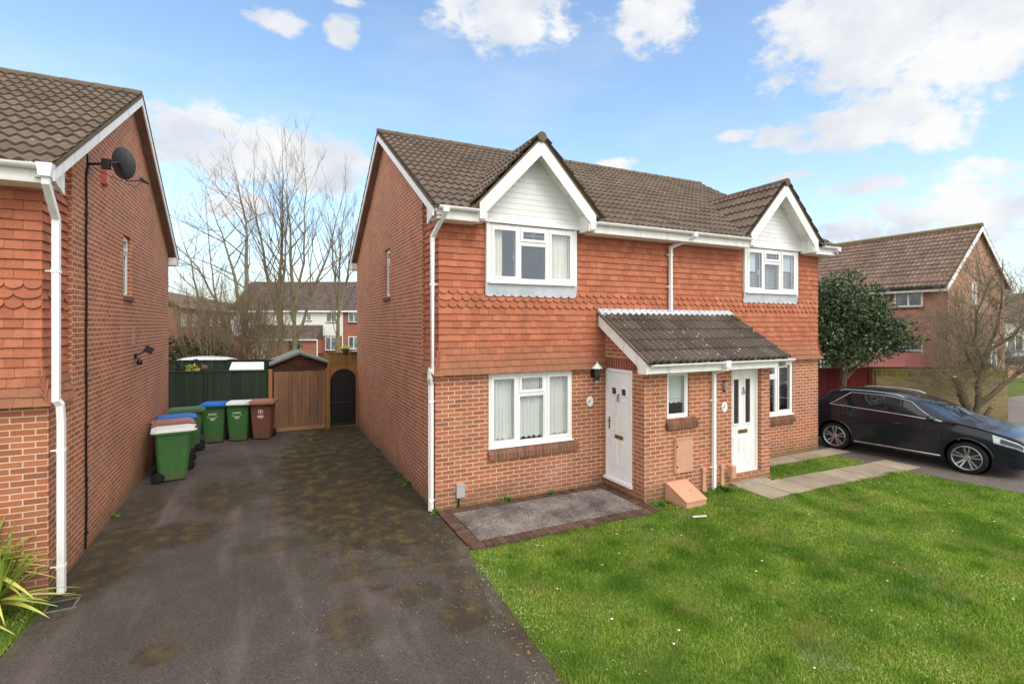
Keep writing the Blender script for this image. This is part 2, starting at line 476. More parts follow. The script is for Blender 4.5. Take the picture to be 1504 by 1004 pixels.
def house_block(root, ox, oy, units, porch=False):
    Lx0 = ox; half = LB/2
    W = MB(); HT = MB(); RF = MB(); RD = MB()
    gut = []
    PARTS = []
    def new(name, mats):
        m = MB(); PARTS.append((name, mats, m)); return m
    masks = []
    ulo, uhi = (0, LB) if len(units) == 2 else ((0, half) if not units[0] else (half, LB))
    x_lo, x_hi = ox + ulo, ox + uhi
    for mir in units:
        X = (lambda u: ox + LB - u) if mir else (lambda u: ox + u)
        Ff = lambda u, v, d: (X(u), oy - d, v)                       # front plane
        sgn = 1 if mir else -1
        CL = new('gablet_cladding', M['clad']); LD = new('lead_apron', M['lead']); SB = MB(); SM = MB()
        masks.append(X(GC))
        Fs = lambda y, v, d: (X(0) + sgn*d, oy + y, v)                # gable plane, d outwards
        # --- brickwork
        gholes = [GW]
        panel(W, Ff, 0, half, -.05, 2.3, gholes, .05)
        panel(W, lambda u, v, d: (X(u), oy + .02 - d, v), .06, half, 2.3, 5.1, [(UW[0]+.02, UW[1]-.02, UW[2]+.02, UW[3]-.02)], .02)
        panel(W, Fs, 0, DEP, -.05, 2.3, [], .1)
        panel(W, Fs, .82, DEP, 2.3, 4.98, [SW], .1)
        W.face([Fs(.82, 4.98, 0), Fs(DEP, 4.98, 0), Fs(DEP, roofz(DEP)-.06, 0), Fs(RY, RZ-.06, 0), Fs(.82, roofz(.82)-.06, 0)], uv=[(.82, 4.98), (DEP, 4.98), (DEP, roofz(DEP)-.06), (RY, RZ-.06), (.82, roofz(.82)-.06)])
        W.face([Fs(.82, 2.3, 0), Fs(.82, 2.3, -.12), Fs(.82, roofz(.82)-.06, -.12), Fs(.82, roofz(.82)-.06, 0)], uv=[(0, 2.3), (.12, 2.3), (.12, 5.6), (0, 5.6)])
        W.face([Fs(0.02, 2.3, -.075), Fs(.82, 2.3, -.075), Fs(.82, roofz(.82)-.06, -.075), Fs(.02, roofz(0)-.06, -.075)])
        W.face([Fs(DEP, -.05, 0), (X(half), oy+DEP, -.05), (X(half), oy+DEP, 5.2), Fs(DEP, 5.2, 0)])
        # slit window lintel + sill
        pbox(new('sill', M['sillbrick']), Fs, SW[0]-.05, SW[1]+.05, SW[2]-.085, SW[2]-.002, -.08, .035)
        # ground-floor sill: sloped bricks on edge
        u = GW[0]-.02
        while u < GW[1]+.1:
            a, b = u, min(u+.067, GW[1]+.115); r = random.random()
            ln = [Ff(a, .945, .012), Ff(a, .865, .07), Ff(a, .77, .07), Ff(a, .77, .004), Ff(a, .945, .004)]
            SB.prism([Vector(p) for p in ln], Vector(Ff(b, .945, .012)) - Vector(Ff(a, .945, .012)), r=r)
            u += .075
        SM.prism([Vector(Ff(GW[0]-.015, z, d)) for z, d in ((.935, .008), (.86, .066), (.775, .066), (.775, .002), (.935, .002))], Vector(Ff(GW[1]+.105, 0, 0)) - Vector(Ff(GW[0]-.015, 0, 0)))
        PARTS.append(('sill', M['sillbrick'], SB, SM))
        # --- tile hanging, front and gable return
        row = 0; z = 2.3
        while z < 4.98:
            sc = 3.40 < z < 3.72
            fl = hang_flare(z); ustart = .045 - fl*1.2
            u = ustart
            first = .165 if row % 2 == 0 else .25
            while u < half - .005:
                w = first if u == ustart else .165
                e = min(u + w, half)
                F = lambda uu, o, zz: (X(uu), oy - o, zz)
                segs = [(u, e)]
                zc = z + .1
                if UW[2]-.12 < zc < UW[3]+.1:
                    a, b = UW[0]-.004, UW[1]+.004
                    segs = []
                    if u < a: segs.append((u, min(e, a)))
                    if e > b: segs.append((max(u, b), e))
                if porch and PX0+.1 < u and z < 3.2 and (PX1 - .12 > (e if not mir else LB-e) or True):
                    xx = (u+e)/2 if not mir else LB-(u+e)/2
                    if PX0+.1 < xx < PX1-.1: segs = []
                for (a, b) in segs:
                    if b - a > .02: hang_tile(HT, F, a, b, z, sc and b-a > .1)
                u = e
            # return on the gable
            y = -.03 - fl; k = 0
            Fr = lambda uu, o, zz: (X(0) - sgn*(.078 - o*1.15), oy + uu, zz)
            while y < .81:
                w = (.25 if row % 2 == 0 else .165) if k == 0 else .165
                e = min(y + w, .815)
                if e - y > .02: hang_tile(HT, Fr, y, e, z, sc and k > 0 and e-y > .1)
                y = e; k += 1
            z += .1157; row += 1
        while z < 5.75:       # return only, up under the verge
            y = max(-.03, EY + (z + .12 - EZ)/SL + .1)
            Fr = lambda uu, o, zz: (X(0) - sgn*(.078 - o*1.15), oy + uu, zz)
            while y < .8:
                e = min(y+.165, .815)
                if e-y > .02: hang_tile(HT, Fr, y, e, z)
                y = e
            z += .1157
        # --- lead apron under the first-floor window, scalloped foot
        n = 11; w = (UW[1]-UW[0]+.02)/n; pts = [(UW[0]-.02, UW[2]-.02)]
        for k in range(n):
            a = UW[0]-.01 + k*w
            pts += [(a + w/2 - w/2*math.cos(PI*j/6), 3.70 - .045*math.sin(PI*j/6)) for j in range(7)]
        pts.append((UW[1]+.02, UW[2]-.02))
        LD.prism([Vector(Ff(a, b, .075 if b > 3.8 else .05)) for a, b in pts], Vector(Ff(0, 0, -.006)) - Vector(Ff(0, 0, 0)))
        LD.prism([Vector(Ff(UW[0]-.01, UW[2]-.02, .074)), Vector(Ff(UW[0]-.01, UW[2]-.02, .02)), Vector(Ff(UW[1]+.01, UW[2]-.02, .02)), Vector(Ff(UW[1]+.01, UW[2]-.02, .074))], (0, 0, -.004))
        # --- first-floor window stands proud in a white casing
        for (a, b, c, d) in ((UW[0]-.003, UW[0]+.05, UW[2], UW[3]), (UW[1]-.05, UW[1]+.003, UW[2], UW[3])):
            pbox(new('window_casing', M['upvc']), Ff, a, b, c-.02, d+.02, -.02, .085)
        # --- gablet
        ya = -.07
        gz0, top = 5.03, 6.36
        pbox(new('trim_board', M['upvc']), Ff, UW[0]-.21, UW[1]+.13, 4.95, 5.03, -.02, .12)          # trim board over the window
        pbox(new('flashing_strip', M['lead']), Ff, UW[0]-.14, UW[1]+.06, 5.031, 5.042, .06, .10)
        zb = 5.03; k = 0
        while zb < top - .1:
            zt = min(zb + .1, top-.02)
            hw0 = max(.02, (top - zb)/1.056 + .03); hw1 = max(.01, (top - zt)/1.056 + .03)
            hw0 = min(hw0, 1.12); hw1 = min(hw1, 1.12)
            CL.face([Ff(GC-hw0, zb, .082), Ff(GC+hw0, zb, .082), Ff(GC+hw1, zt-.005, .079), Ff(GC-hw1, zt-.005, .079)], r=random.random())
            CL.face([Ff(GC-hw1, zt-.005, .079), Ff(GC+hw1, zt-.005, .079), Ff(GC+hw1, zt, .071), Ff(GC-hw1, zt, .071)], r=.4)
            CL.face([Ff(GC-hw1, zt, .071), Ff(GC+hw1, zt, .071), Ff(GC+hw1, zt, .082), Ff(GC-hw1, zt, .082)], r=.4)
            zb = zt
        AP = 6.43; FT = 1.17                      # barge apex height, half span
        for s in (-1, 1):
            bw = .20; BG = new('bargeboard', M['whitepaint'])
            poly = [(GC, AP), (GC + s*FT, AP - FT*1.056), (GC + s*FT, AP - FT*1.056 - .27), (GC + s*(FT-.12), AP - FT*1.056 - .27), (GC + s*(FT-.12), AP - (FT-.12)*1.056 - bw*1.42), (GC, AP - bw*1.42)]
            BG.prism([Vector(Ff(a, b, .40)) for a, b in poly], Vector(Ff(0, 0, .425)) - Vector(Ff(0, 0, .40)))
            # soffit behind the board, and boxed foot
            new('soffit', M['whitepaint']).face([Ff(GC + s*.05, AP-.19, .40), Ff(GC + s*(FT-.02), AP-.19-(FT-.07)*1.056, .40), Ff(GC + s*(FT-.02), AP-.19-(FT-.07)*1.056, .06), Ff(GC + s*.05, AP-.19, .06)])
            a, b = sorted((GC + s*(FT-.12), GC + s*(FT+.0)))
            pbox(new('boxed_foot', M['whitepaint']), Ff, a - (.03 if s > 0 else 0), b + (.03 if s < 0 else 0), 4.90, 5.20, .06, .398)
            # mortar undercloak edge between board and tiles
            e0 = Vector((GC, AP+.0)); 
            q = [(GC, AP), (GC + s*(FT+.06), AP-(FT+.06)*1.056), (GC + s*(FT+.06), AP-(FT+.06)*1.056+.045), (GC, AP+.045)]
            RD.prism([Vector(Ff(a, b, .39)) for a, b in q], Vector(Ff(0, 0, .43)) - Vector(Ff(0, 0, .39)))
            # tiles of the gablet slope: eave direction runs into the roof
            vd = Vector((X(GC) - X(GC + s), 0, 1.056)).normalized(); nd = Vector((X(GC+s) - X(GC), 0, 1/1.056)).normalized()
            ln = 1.30 * math.sqrt(1 + 1.056**2)
            P0 = Vector((X(GC + s*1.30), oy - .455, AP + .055 - 1.30*1.056))
            roof_courses(RF, P0, (0, 1, 0), vd, nd, 3.0, ln, gauge=.335, y_clip=lambda sl, P0=P0, vd=vd: (max(.1, EY + (P0.z + vd.z*(sl+.25) - EZ)/SL + .30 + .455)))
        # gablet ridge
        y1 = EY + (AP + .1 - EZ)/SL
        seg = -.47
        while seg < y1:
            e = min(seg + .45, y1)
            RD.tube([(X(GC), oy + seg, AP+.03), (X(GC), oy + e - .012, AP+.03)], [.088, .082], 12)
            seg += .45
        # --- eaves: fascia, soffit, gutter
        for (a, b) in ((-.10, GC-FT+.02), (GC+FT-.02, half)):
            pbox(new('fascia', M['whitepaint']), Ff, a, b, 4.89, 5.07, .355, .375)
            pbox(new('soffit', M['whitepaint']), Ff, a, b, 4.875, 4.889, -.0, .372)
            g0, g1 = (a + .02, b - .04) if a < 0 else (b - (b-a) + .02, b)
            gut.append((X(g0), X(g1)))
        # boxed verge foot + barge boards on the gable
        Fg = lambda y, v, d: (X(0) + sgn*d, oy + y, v)
        new('boxed_foot', M['whitepaint']).prism([Vector(Fg(y, z, .10)) for y, z in ((-.40, 4.985), (-.40, 5.06), (.05, 5.06 + .45*SL), (.05, 4.84))], Vector(Fg(0, 0, .135)) - Vector(Fg(0, 0, .10)))
        for (ya_, yb_) in ((-.40, RY), (DEP + .42, RY)):
            q = [(ya_, roofz(ya_ if ya_ < RY else ya_)-.005), (yb_, RZ-.01), (yb_, RZ-.20), (ya_, roofz(ya_)-.19)]
            new('bargeboard', M['whitepaint']).prism([Vector(Fg(y, z, .15)) for y, z in q], Vector(Fg(0, 0, .175)) - Vector(Fg(0, 0, .15)))
            q = [(ya_, roofz(ya_)-.03), (yb_, RZ-.035), (yb_, RZ+.012), (ya_, roofz(ya_)+.018)]
            RD.prism([Vector(Fg(y, z, .14)) for y, z in q], Vector(Fg(0, 0, .185)) - Vector(Fg(0, 0, .14)))
            new('soffit', M['soffit']).face([Fg(ya_, roofz(ya_)-.17, .15), Fg(yb_, RZ-.18, .15), Fg(yb_, RZ-.18, 0), Fg(ya_, roofz(ya_)-.17, 0)])
        pbox(new('boxed_foot', M['whitepaint']), Fg, DEP+.0, DEP+.40, 4.87, 5.07, -.1, .16)
        pbox(new('fascia', M['whitepaint']), Fg, DEP+.37, DEP+.39, 4.89, 5.05, -half, .10)
    # --- party / open end closed
    if len(units) == 1:
        xx = ox + half
        W.face([(xx, oy, -.05), (xx, oy+DEP, -.05), (xx, oy+DEP, 5.3), (xx, oy+RY, RZ-.06), (xx, oy, 5.3)])
    RM = MB()
    RM.box(x_lo+.15, x_hi-.15, .12, DEP-.1, 2.45, 2.6) if False else None
    for (z0, z1) in ((.0, 2.42), (2.62, 4.98)):
        RM.face([(x_lo+.12, oy+3.0, z0), (x_hi-.12, oy+3.0, z0), (x_hi-.12, oy+3.0, z1), (x_lo+.12, oy+3.0, z1)])
        RM.face([(x_lo+.12, oy+.2, z1), (x_hi-.12, oy+.2, z1), (x_hi-.12, oy+3.0, z1), (x_lo+.12, oy+3.0, z1)])
    RM.face([(x_lo+.12, oy+.2, 2.62), (x_hi-.12, oy+.2, 2.62), (x_hi-.12, oy+3.0, 2.62), (x_lo+.12, oy+3.0, 2.62)])
    RM.build('room_lining', M['room'], root)
    # --- main roof
    a = x_lo - (.18 if ulo == 0 else 0); b = x_hi + (.18 if uhi == LB else 0)
    n = math.hypot(RY-EY, RZ-EZ); vd = Vector((0, RY-EY, RZ-EZ)).normalized(); nd = Vector((0, -vd.z, vd.y))
    APX = 6.43
    sk = lambda u, s0: any(abs(a + u - xc) < (APX + .02 - (EZ - .03 + vd.z*(s0+.2)))/1.056 for xc in masks)
    roof_courses(RF, (a, oy+EY-.03, EZ-.03), (1, 0, 0), vd, nd, b-a, n-.02, skip=sk)
    vd2 = Vector((0, -vd.y, vd.z)); nd2 = Vector((0, vd.z, vd.y))
    roof_courses(RF, (a, oy+2*RY-EY+.03, EZ-.03), (1, 0, 0), vd2, nd2, b-a, n-.02, sub=4)
    ym = EY + (APX - EZ)/SL
    RF.face([(a, oy+ym, roofz(ym)-.045), (b, oy+ym, roofz(ym)-.045), (b, oy+RY, RZ-.045), (a, oy+RY, RZ-.045)], r=0)
    edges = [a]
    for xc in sorted(masks): edges += [xc-1.29, xc+1.29]
    edges.append(b)
    for k in range(0, len(edges), 2):
        p, q = edges[k], edges[k+1]
        if q > p: RF.face([(p, oy+EY, EZ-.045), (q, oy+EY, EZ-.045), (q + (1.29 if k+2 < len(edges) else 0), oy+ym, roofz(ym)-.045), (p - (1.29 if k > 0 else 0), oy+ym, roofz(ym)-.045)], r=0)
    RF.face([(a, oy+2*RY-EY, EZ-.045), (b, oy+2*RY-EY, EZ-.045), (b, oy+RY, RZ-.045), (a, oy+RY, RZ-.045)], r=0)
    x = a
    while x < b - .05:
        e = min(x+.45, b)
        RD.tube([(x, oy+RY, RZ-.015), (e-.014, oy+RY, RZ-.015)], [.098, .091], 12)
        x += .45
    # gutters
    for (p, q) in gut:
        if abs(max(p, q) - (ox + LB + .08)) < .02: q += .14
        if p > q: p, q = q, p
        g = MB(); rows = []
        for xx in (min(p, q), max(p, q)):
            rows.append([(xx, oy-.43 + .056*math.cos(t), 5.07 + .056*math.sin(t)) for t in [PI + PI*k/8 for k in range(9)]] )
        g.grid(rows); rows2 = [[(xx, y*1.0 + (oy-.43)*0, z) for (xx, y, z) in rr] for rr in rows]
        inner = [[(xx, (oy-.43) + (y-(oy-.43))*.9, 5.07+(z-5.07)*.9) for (xx, y, z) in rr] for rr in rows]
        g.grid(inner)
        for k in (0, -1):
            g.face([rows[0][k], rows[1][k], inner[1][k], inner[0][k]])
        for i in (0, 1): g.face([rows[i][0]] + rows[i][1:] )
        xx = min(p, q) + .45
        while xx < max(p, q):
            g.tube([(xx-.02, oy-.43, 5.0695), (xx-.02, oy-.4885, 5.071)], .008, 4)
            g.prism([(xx, oy-.43+.062*math.cos(t), 5.074+.062*math.sin(t)) for t in [PI+PI*k/8 for k in range(9)]], (.03, 0, 0))
            xx += .9
        g.build('gutter', M['upvc'], root)
    W.build('wall', M['brick'], root); HT.build('tile_hanging', M['hang'], root)
    RFo = RF.build('roof', M['roof'], root); RD.build('ridge_and_verge', M['ridge'], RFo)
    for pt in PARTS:
        o = pt[2].build(pt[0], pt[1], root)
        if len(pt) > 3: pt[3].build('mortar_bed', M['mortar'], o)

def downpipe(root, pts, w=.062, clips=(), cdir=(1, 0, 0), name='downpipe'):
    m = MB(); pts = [Vector(p) for p in pts]; h = w/2
    rings = []; prev = Vector((1, 0, 0))
    for i, p in enumerate(pts):
        d1 = (pts[min(i+1, len(pts)-1)] - pts[max(i, 0)] if i < len(pts)-1 else pts[i]-pts[i-1]).normalized()
        d0 = (pts[i]-pts[i-1]).normalized() if i > 0 else d1
        d = (d0 + d1).normalized(); k = 1/max(.5, d.dot(d1))
        a_ = (prev - d*prev.dot(d)).normalized(); b_ = d.cross(a_)
        prev = a_
        rings.append([p + a_*(x*h) + b_*(y*h*k) for x, y in ((-1,-1), (1,-1), (1,1), (-1,1))])
    for i in range(len(rings)-1):
        for k in range(4):
            m.face([rings[i][k], rings[i][(k+1)%4], rings[i+1][(k+1)%4], rings[i+1][k]])
    m.face(rings[0]); m.face(rings[-1])
    p = pts[0]; m.box(p.x-.05, p.x+.05, p.y-.06, p.y+.055, p.z-.07, p.z+.03)
    for (p) in clips:
        p = Vector(p)
        m.box(p.x-h-.006, p.x+h+.006, p.y-h-.006, p.y+h+.006, p.z-.02, p.z+.02)
        q = p + Vector(cdir)*.1
        m.tube([p, q], .009, 5)
    return m.build(name, M['upvc'], root)

# ------------------------------------------------------------------ the semi-detached pair
pair = thing('semi_detached_house', (0, 0, 0), 'red brick semi-detached pair with orange hung tiles, two white gables and a shared porch', 'house')
house_block(pair, 0, 0, (False, True), porch=True)
for mir in (False, True):
    X = (lambda u: LB - u) if mir else (lambda u: u)
    # windows; u always runs left to right as seen from the street
    x0 = X(UW[1]) if mir else X(UW[0])
    P = lambda u, v, d, x0=x0: (x0 + .048 + u, -.062 - d, UW[2] + .0 + v)
    w, h = UW[1]-UW[0]-.096, UW[3]-UW[2]
    window(pair, P, w, h, LIGHTS3(w, h), motif=1, handle=0, label='first-floor three-light window ' + ('with blinds' if mir else 'with cream curtains'))
    x0 = X(GW[1]) if mir else X(GW[0])
    P = lambda u, v, d, x0=x0: (x0 + u, .03 - d, GW[2] + v)
    w, h = GW[1]-GW[0], GW[3]-GW[2]
    window(pair, P, w, h, LIGHTS3(w, h), motif=1, label='ground-floor three-light window ' + ('beside the car' if mir else 'with net curtains'))
    s = 1 if mir else -1
    P = lambda u, v, d, X=X, s=s: (X(0) - s*.075 + s*d, SW[0] + u, SW[2] + v)
    w, h = SW[1]-SW[0], SW[3]-SW[2]
    window(pair, P, w, h, [(0, w, h*.72, h, True), (0, w, 0, h*.72, False)], name='slit_window', cill=False)

# porch
W = MB(); SD = MB()
Pl = lambda u, v, d: (PX0 - d, -u, v)              # left side, u = depth towards the street
Pr = lambda u, v, d: (PX1 + d, -u, v)
Pf = lambda u, v, d: (u, PY - d, v)
dl = (.06, .87, .205, 2.31)
panel(W, Pl, 0.0, -PY, -.05, 2.31, [dl], .03)
d2 = (5.63, 6.48, .205, 2.31); pw = (3.985, 4.525, 1.44, 2.29)
panel(W, Pf, PX0, PX1, -.05, 2.42, [d2, pw], .09)
panel(W, Pr, 0.0, -PY, -.05, 2.31, [], .03)
def pz(y): return 3.36 + (y + .03)*(.90/1.47)      # underside of the porch roof
for Q in (Pl, Pr):
    W.face([Q(0, 2.31, 0), Q(-PY, 2.31, 0), Q(-PY, pz(PY), 0), Q(0, pz(0), 0)], uv=[(0, 2.31), (-PY, 2.31), (-PY, pz(PY)), (0, pz(0))])
u = .0
while u < .92:
    pbox(SD, Pl, u+.006, u+.069, 2.318, 2.528, -.01, .005); u += .075
po = W.build('porch_wall', M['brick'], pair)
SD.build('soldier_course', M['soldier'], po)
sm = MB(); pbox(sm, Pl, 0, .905, 2.312, 2.534, -.01, .002); sm.build('mortar_bed', M['mortar'], po)
s = MB(); sm = MB(); u = pw[0]-.04
while u < pw[1]+.1:
    s.prism([Vector(Pf(u, z, d)) for z, d in ((1.43, .01), (1.35, .065), (1.255, .065), (1.255, .004), (1.43, .004))], (.067, 0, 0)); u += .075
sm.prism([Vector(Pf(pw[0]-.035, z, d)) for z, d in ((1.42, .007), (1.345, .061), (1.26, .061), (1.26, .002), (1.42, .002))], (pw[1]-pw[0]+.13, 0, 0))
so = s.build('sill', M['sillbrick'], pair); sm.build('mortar_bed', M['mortar'], so)
RT = MB(); vd = Vector((0, 1.47, .90)).normalized(); nd = Vector((0, -vd.z, vd.y))
roof_courses(RT, (3.30, -1.51, 2.475), (1, 0, 0), vd, nd, 3.60, 1.74, gauge=.345, roll=.15, amp=.066, step=.03, cusp=True, sub=8)
RT.face([(3.30, -1.50, 2.46), (6.9, -1.50, 2.46), (6.9, -.03, 3.36), (3.3, -.03, 3.36)], r=0)
prf = RT.build('porch_roof', M['roof2'], pair)
fl = MB()
fl.prism([(3.27, -.05, 3.47), (3.27, -.16, 3.385), (3.27, -.165, 3.355), (3.27, -.03, 3.40), (3.27, -.03, 3.47)], (3.62, 0, 0))
fl.build('lead_flashing', M['lead'], prf)
bg = MB()
for x in (3.285, 6.87):
    bg = MB(); q = [(-1.45, 2.49), (-.05, 3.345), (-.05, 3.13), (-1.21, 2.42), (-1.24, 2.29), (-1.45, 2.30)]
    bg.prism([(x, y, z) for y, z in q], (.025, 0, 0)); bg.build('bargeboard', M['whitepaint'], pair)
uc = MB()
uc.prism([(3.265, y, z) for y, z in ((-1.50, 2.485), (-.06, 3.37), (-.06, 3.40), (-1.50, 2.515))], (.05, 0, 0)); uc.build('verge', M['ridge'], prf)
fa = MB(); fa.box(3.31, 6.64, -1.455, -1.435, 2.31, 2.47); fa.build('fascia', M['whitepaint'], pair)
so = MB(); so.box(3.31, 6.87, -1.434, PY+.005, 2.30, 2.315); so.build('soffit', M['whitepaint'], pair)
g = MB(); rows = [[(xx, -1.51 + .055*math.cos(t), 2.475 + .055*math.sin(t)) for t in [PI+PI*k/8 for k in range(9)]] for xx in (3.36, 7.02)]
inn = [[(xx, -1.51+(y+1.51)*.9, 2.475+(z-2.475)*.9) for xx, y, z in r] for r in rows]
g.grid(rows); g.grid(inn)
for k in (0, -1): g.face([rows[0][k], rows[1][k], inn[1][k], inn[0][k]])
for i in (0, 1): g.face(rows[i])
for xx in (3.8, 4.6, 5.9, 6.5):
    g.prism([(xx, -1.51+.062*math.cos(t), 2.48+.062*math.sin(t)) for t in [PI+PI*k/8 for k in range(9)]], (.03, 0, 0))
g.prism([(5.06, -1.575, 2.37), (5.18, -1.575, 2.37), (5.18, -1.575, 2.49), (5.06, -1.575, 2.49)], (0, .12, 0))
g.build('gutter', M['upvc'], pair)

# doors
def door(P, w, h, kind):
    f = MB(); fw = .06
    pbox(f, P, 0, fw, 0, h, -.07, .0); pbox(f, P, w-fw, w, 0, h, -.07, .0); pbox(f, P, fw, w-fw, h-fw, h, -.07, .0)
    pbox(f, P, fw, w-fw, 0, .05, -.07, -.002)
    pbox(f, P, -.02, w+.02, -.045, -.001, -.07, .05)
    a, b, c, d = fw+.004, w-fw-.004, .055, h-fw-.006
    panes = []
    def raised(x0, x1, y0, y1):
        for q in ((x0, x1, y0, y0+.016), (x0, x1, y1-.016, y1), (x0, x0+.016, y0+.016, y1-.016), (x1-.016, x1, y0+.016, y1-.016)):
            pbox(f, P, *q, -.03, -.007)
        pbox(f, P, x0+.035, x1-.035, y0+.035, y1-.035, -.03, -.009)
    L = b - a; m = (a+b)/2
    holes = []
    if kind == 'panels':
        for k in (0, 1):
            x0 = a + .10 + k*(L-.10)/2 - .0; x1 = x0 + (L-.30)/2
            holes.append((x0+.03, x1-.03, 1.62, 1.74))
            for q in ((x0+.005, x1-.005, 1.595, 1.62), (x0+.005, x1-.005, 1.74, 1.765), (x0+.005, x0+.03, 1.62, 1.74), (x1-.03, x1-.005, 1.62, 1.74)):
                pbox(f, P, *q, -.03, -.003)
            raised(x0, x1, .92, 1.52); raised(x0, x1, .28, .72)
    else:
        for k in (0, 1):
            x0 = a + .07 + k*(L/2 - .035); x1 = x0 + .20
            holes.append((x0+.03, x1-.03, .98, 1.86))
            for q in ((x0, x1, .945, .98), (x0, x1, 1.86, 1.895), (x0, x0+.03, .98, 1.86), (x1-.03, x1, .98, 1.86)):
                pbox(f, P, *q, -.03, -.003)
            raised(x0, x1, .18, .70)
    panel(f, lambda u, v, dd: P(u, v, -.018+dd), a, b, c, d, holes, .03)
    o = f.build('door', M['upvc'], pair)
    for (x0, x1, y0, y1) in holes:
        g = MB(); g.face([P(x0, y0, -.035), P(x1, y0, -.035), P(x1, y1, -.035), P(x0, y1, -.035)]); g.build('pane', M['doorglass'], o)
    lp = MB(); pbox(lp, P, m-.125, m+.125, .78, .85, -.03, -.004); pbox(lp, P, m-.105, m+.105, .795, .835, -.03, .0); lp.build('letter_plate', M['brass'], o)
    kn = MB(); zz = 1.56 if kind == 'panels' else 1.62
    kn.tube([P(m, zz+.07, -.002), P(m, zz+.05, .015), P(m, zz-.02, .02)], [.012, .014, .01], 6)
    kn.tube([P(m+.028*math.sin(t*PI/5), zz-.03+.032*math.cos(t*PI/5), .016) for t in range(11)], .007, 5)
    kn.build('knocker', M['brass'], o)
    if kind == 'panels':
        hd = MB(); pbox(hd, P, a+.03, a+.058, .93, 1.16, -.02, -.005); hd.tube([P(a+.044, 1.09, -.01), P(a+.044, 1.09, .03), P(a+.14, 1.085, .035)], .009, 6); hd.build('handle', M['brass'], o)
    return o
M['doorglass'] = plain('dark_leaded_glass', (52, 50, 48), (70, 52, 48), 14, .08, .5)
Pd = lambda u, v, d: (PX0 - d + .0, -.06 - u, .205 + v)
door(Pd, .81, 2.105, 'panels')
Pd2 = lambda u, v, d: (5.63 + u, PY + .085 - d, .205 + v)
door(Pd2, .85, 2.105, 'glazed')
P = lambda u, v, d: (pw[0] + u, PY + .05 - d, pw[2] + v)
window(pair, P, pw[1]-pw[0], pw[3]-pw[2], [(0, pw[1]-pw[0], 0, pw[3]-pw[2], False)], name='porch_window', fw=.06, cill=False)
st = MB(); st.box(5.6, 6.55, PY-.16, PY-.003, -.02, .06); st.build('step', plain('step_stone', (176, 164, 148), (140, 132, 116), 6, .85, .2, .3, 60), pair)

# rain pipes
downpipe(pair, [(.03, -.43, 5.04), (.03, -.43, 4.97), (-.075, -.06, 4.62), (-.075, -.06, 2.36), (-.12, -.06, 2.30), (-.06, -.015, 2.10), (-.06, -.015, .02)][:4] + [(-.115, -.05, 2.40), (-.115, -.05, 2.26), (-.075, .02, 2.15), (-.075, .02, .03)], clips=[(-.075, -.06, 3.83), (-.075, .02, 1.86), (-.075, .02, .20)], cdir=(1, 0, 0))
downpipe(pair, [(5.42, -.43, 5.04), (5.42, -.43, 4.98), (5.10, -.09, 4.78), (5.10, -.09, 3.44)], clips=[(5.10, -.09, 4.62), (5.10, -.09, 3.95)], cdir=(-1, .1, 0))
downpipe(pair, [(5.12, -1.51, 2.44), (5.12, -1.51, 2.33), (5.10, -1.24, 2.24), (5.10, -1.24, .0)], clips=[(5.10, -1.24, 1.72), (5.10, -1.24, .45)], cdir=(-1, .1, 0))
downpipe(pair, [(10.20, -.43, 5.04), (10.20, -.43, 4.99), (10.19, .5, 4.62), (10.19, .5, .0)])

# ------------------------------------------------------------------ the neighbour on the left (right-hand half of its pair)
nb = thing('neighbour_house', (-4.85, -.62, 0), 'red brick house cut off by the left edge, its plain gable lining the tarmac drive', 'house')
house_block(nb, -14.95, -.62, (True,))
P = lambda u, v, d: (-4.85 - .075 + d, -.62 + SW[0] + u, SW[2] + v)
w, h = SW[1]-SW[0], SW[3]-SW[2]
window(nb, P, w, h, [(0, w, h*.72, h, True), (0, w, 0, h*.72, False)], name='slit_window', cill=False)
for (q, y0, pr) in ((UW, -.682, .048), (GW, -.59, 0)):
    P = lambda u, v, d, q=q, y0=y0, pr=pr: (-4.85 - q[1] + pr + u, y0 - d, q[2] + v)
    w, h = q[1]-q[0]-2*pr, q[3]-q[2]; window(nb, P, w, h, LIGHTS3(w, h))
downpipe(nb, [(-4.74, -1.05, 5.02), (-4.74, -1.05, 4.86), (-4.755, -.70, 4.52), (-4.755, -.70, 2.36), (-4.73, -.66, 2.3), (-4.725, -.64, 2.1), (-4.725, -.64, .03)], w=.068, clips=[(-4.755, -.70, 3.9), (-4.725, -.64, 1.75), (-4.725, -.64, .35)], cdir=(-1, 0, 0))
hp = MB(); hp.prism([(-4.81, -1.12, 5.08), (-4.67, -1.12, 5.08), (-4.69, -1.12, 4.93), (-4.79, -1.12, 4.93)], (0, .13, 0)); hp.build('gutter_outlet', M['upvc'], nb)
nb.scale = (1, 1, .967)
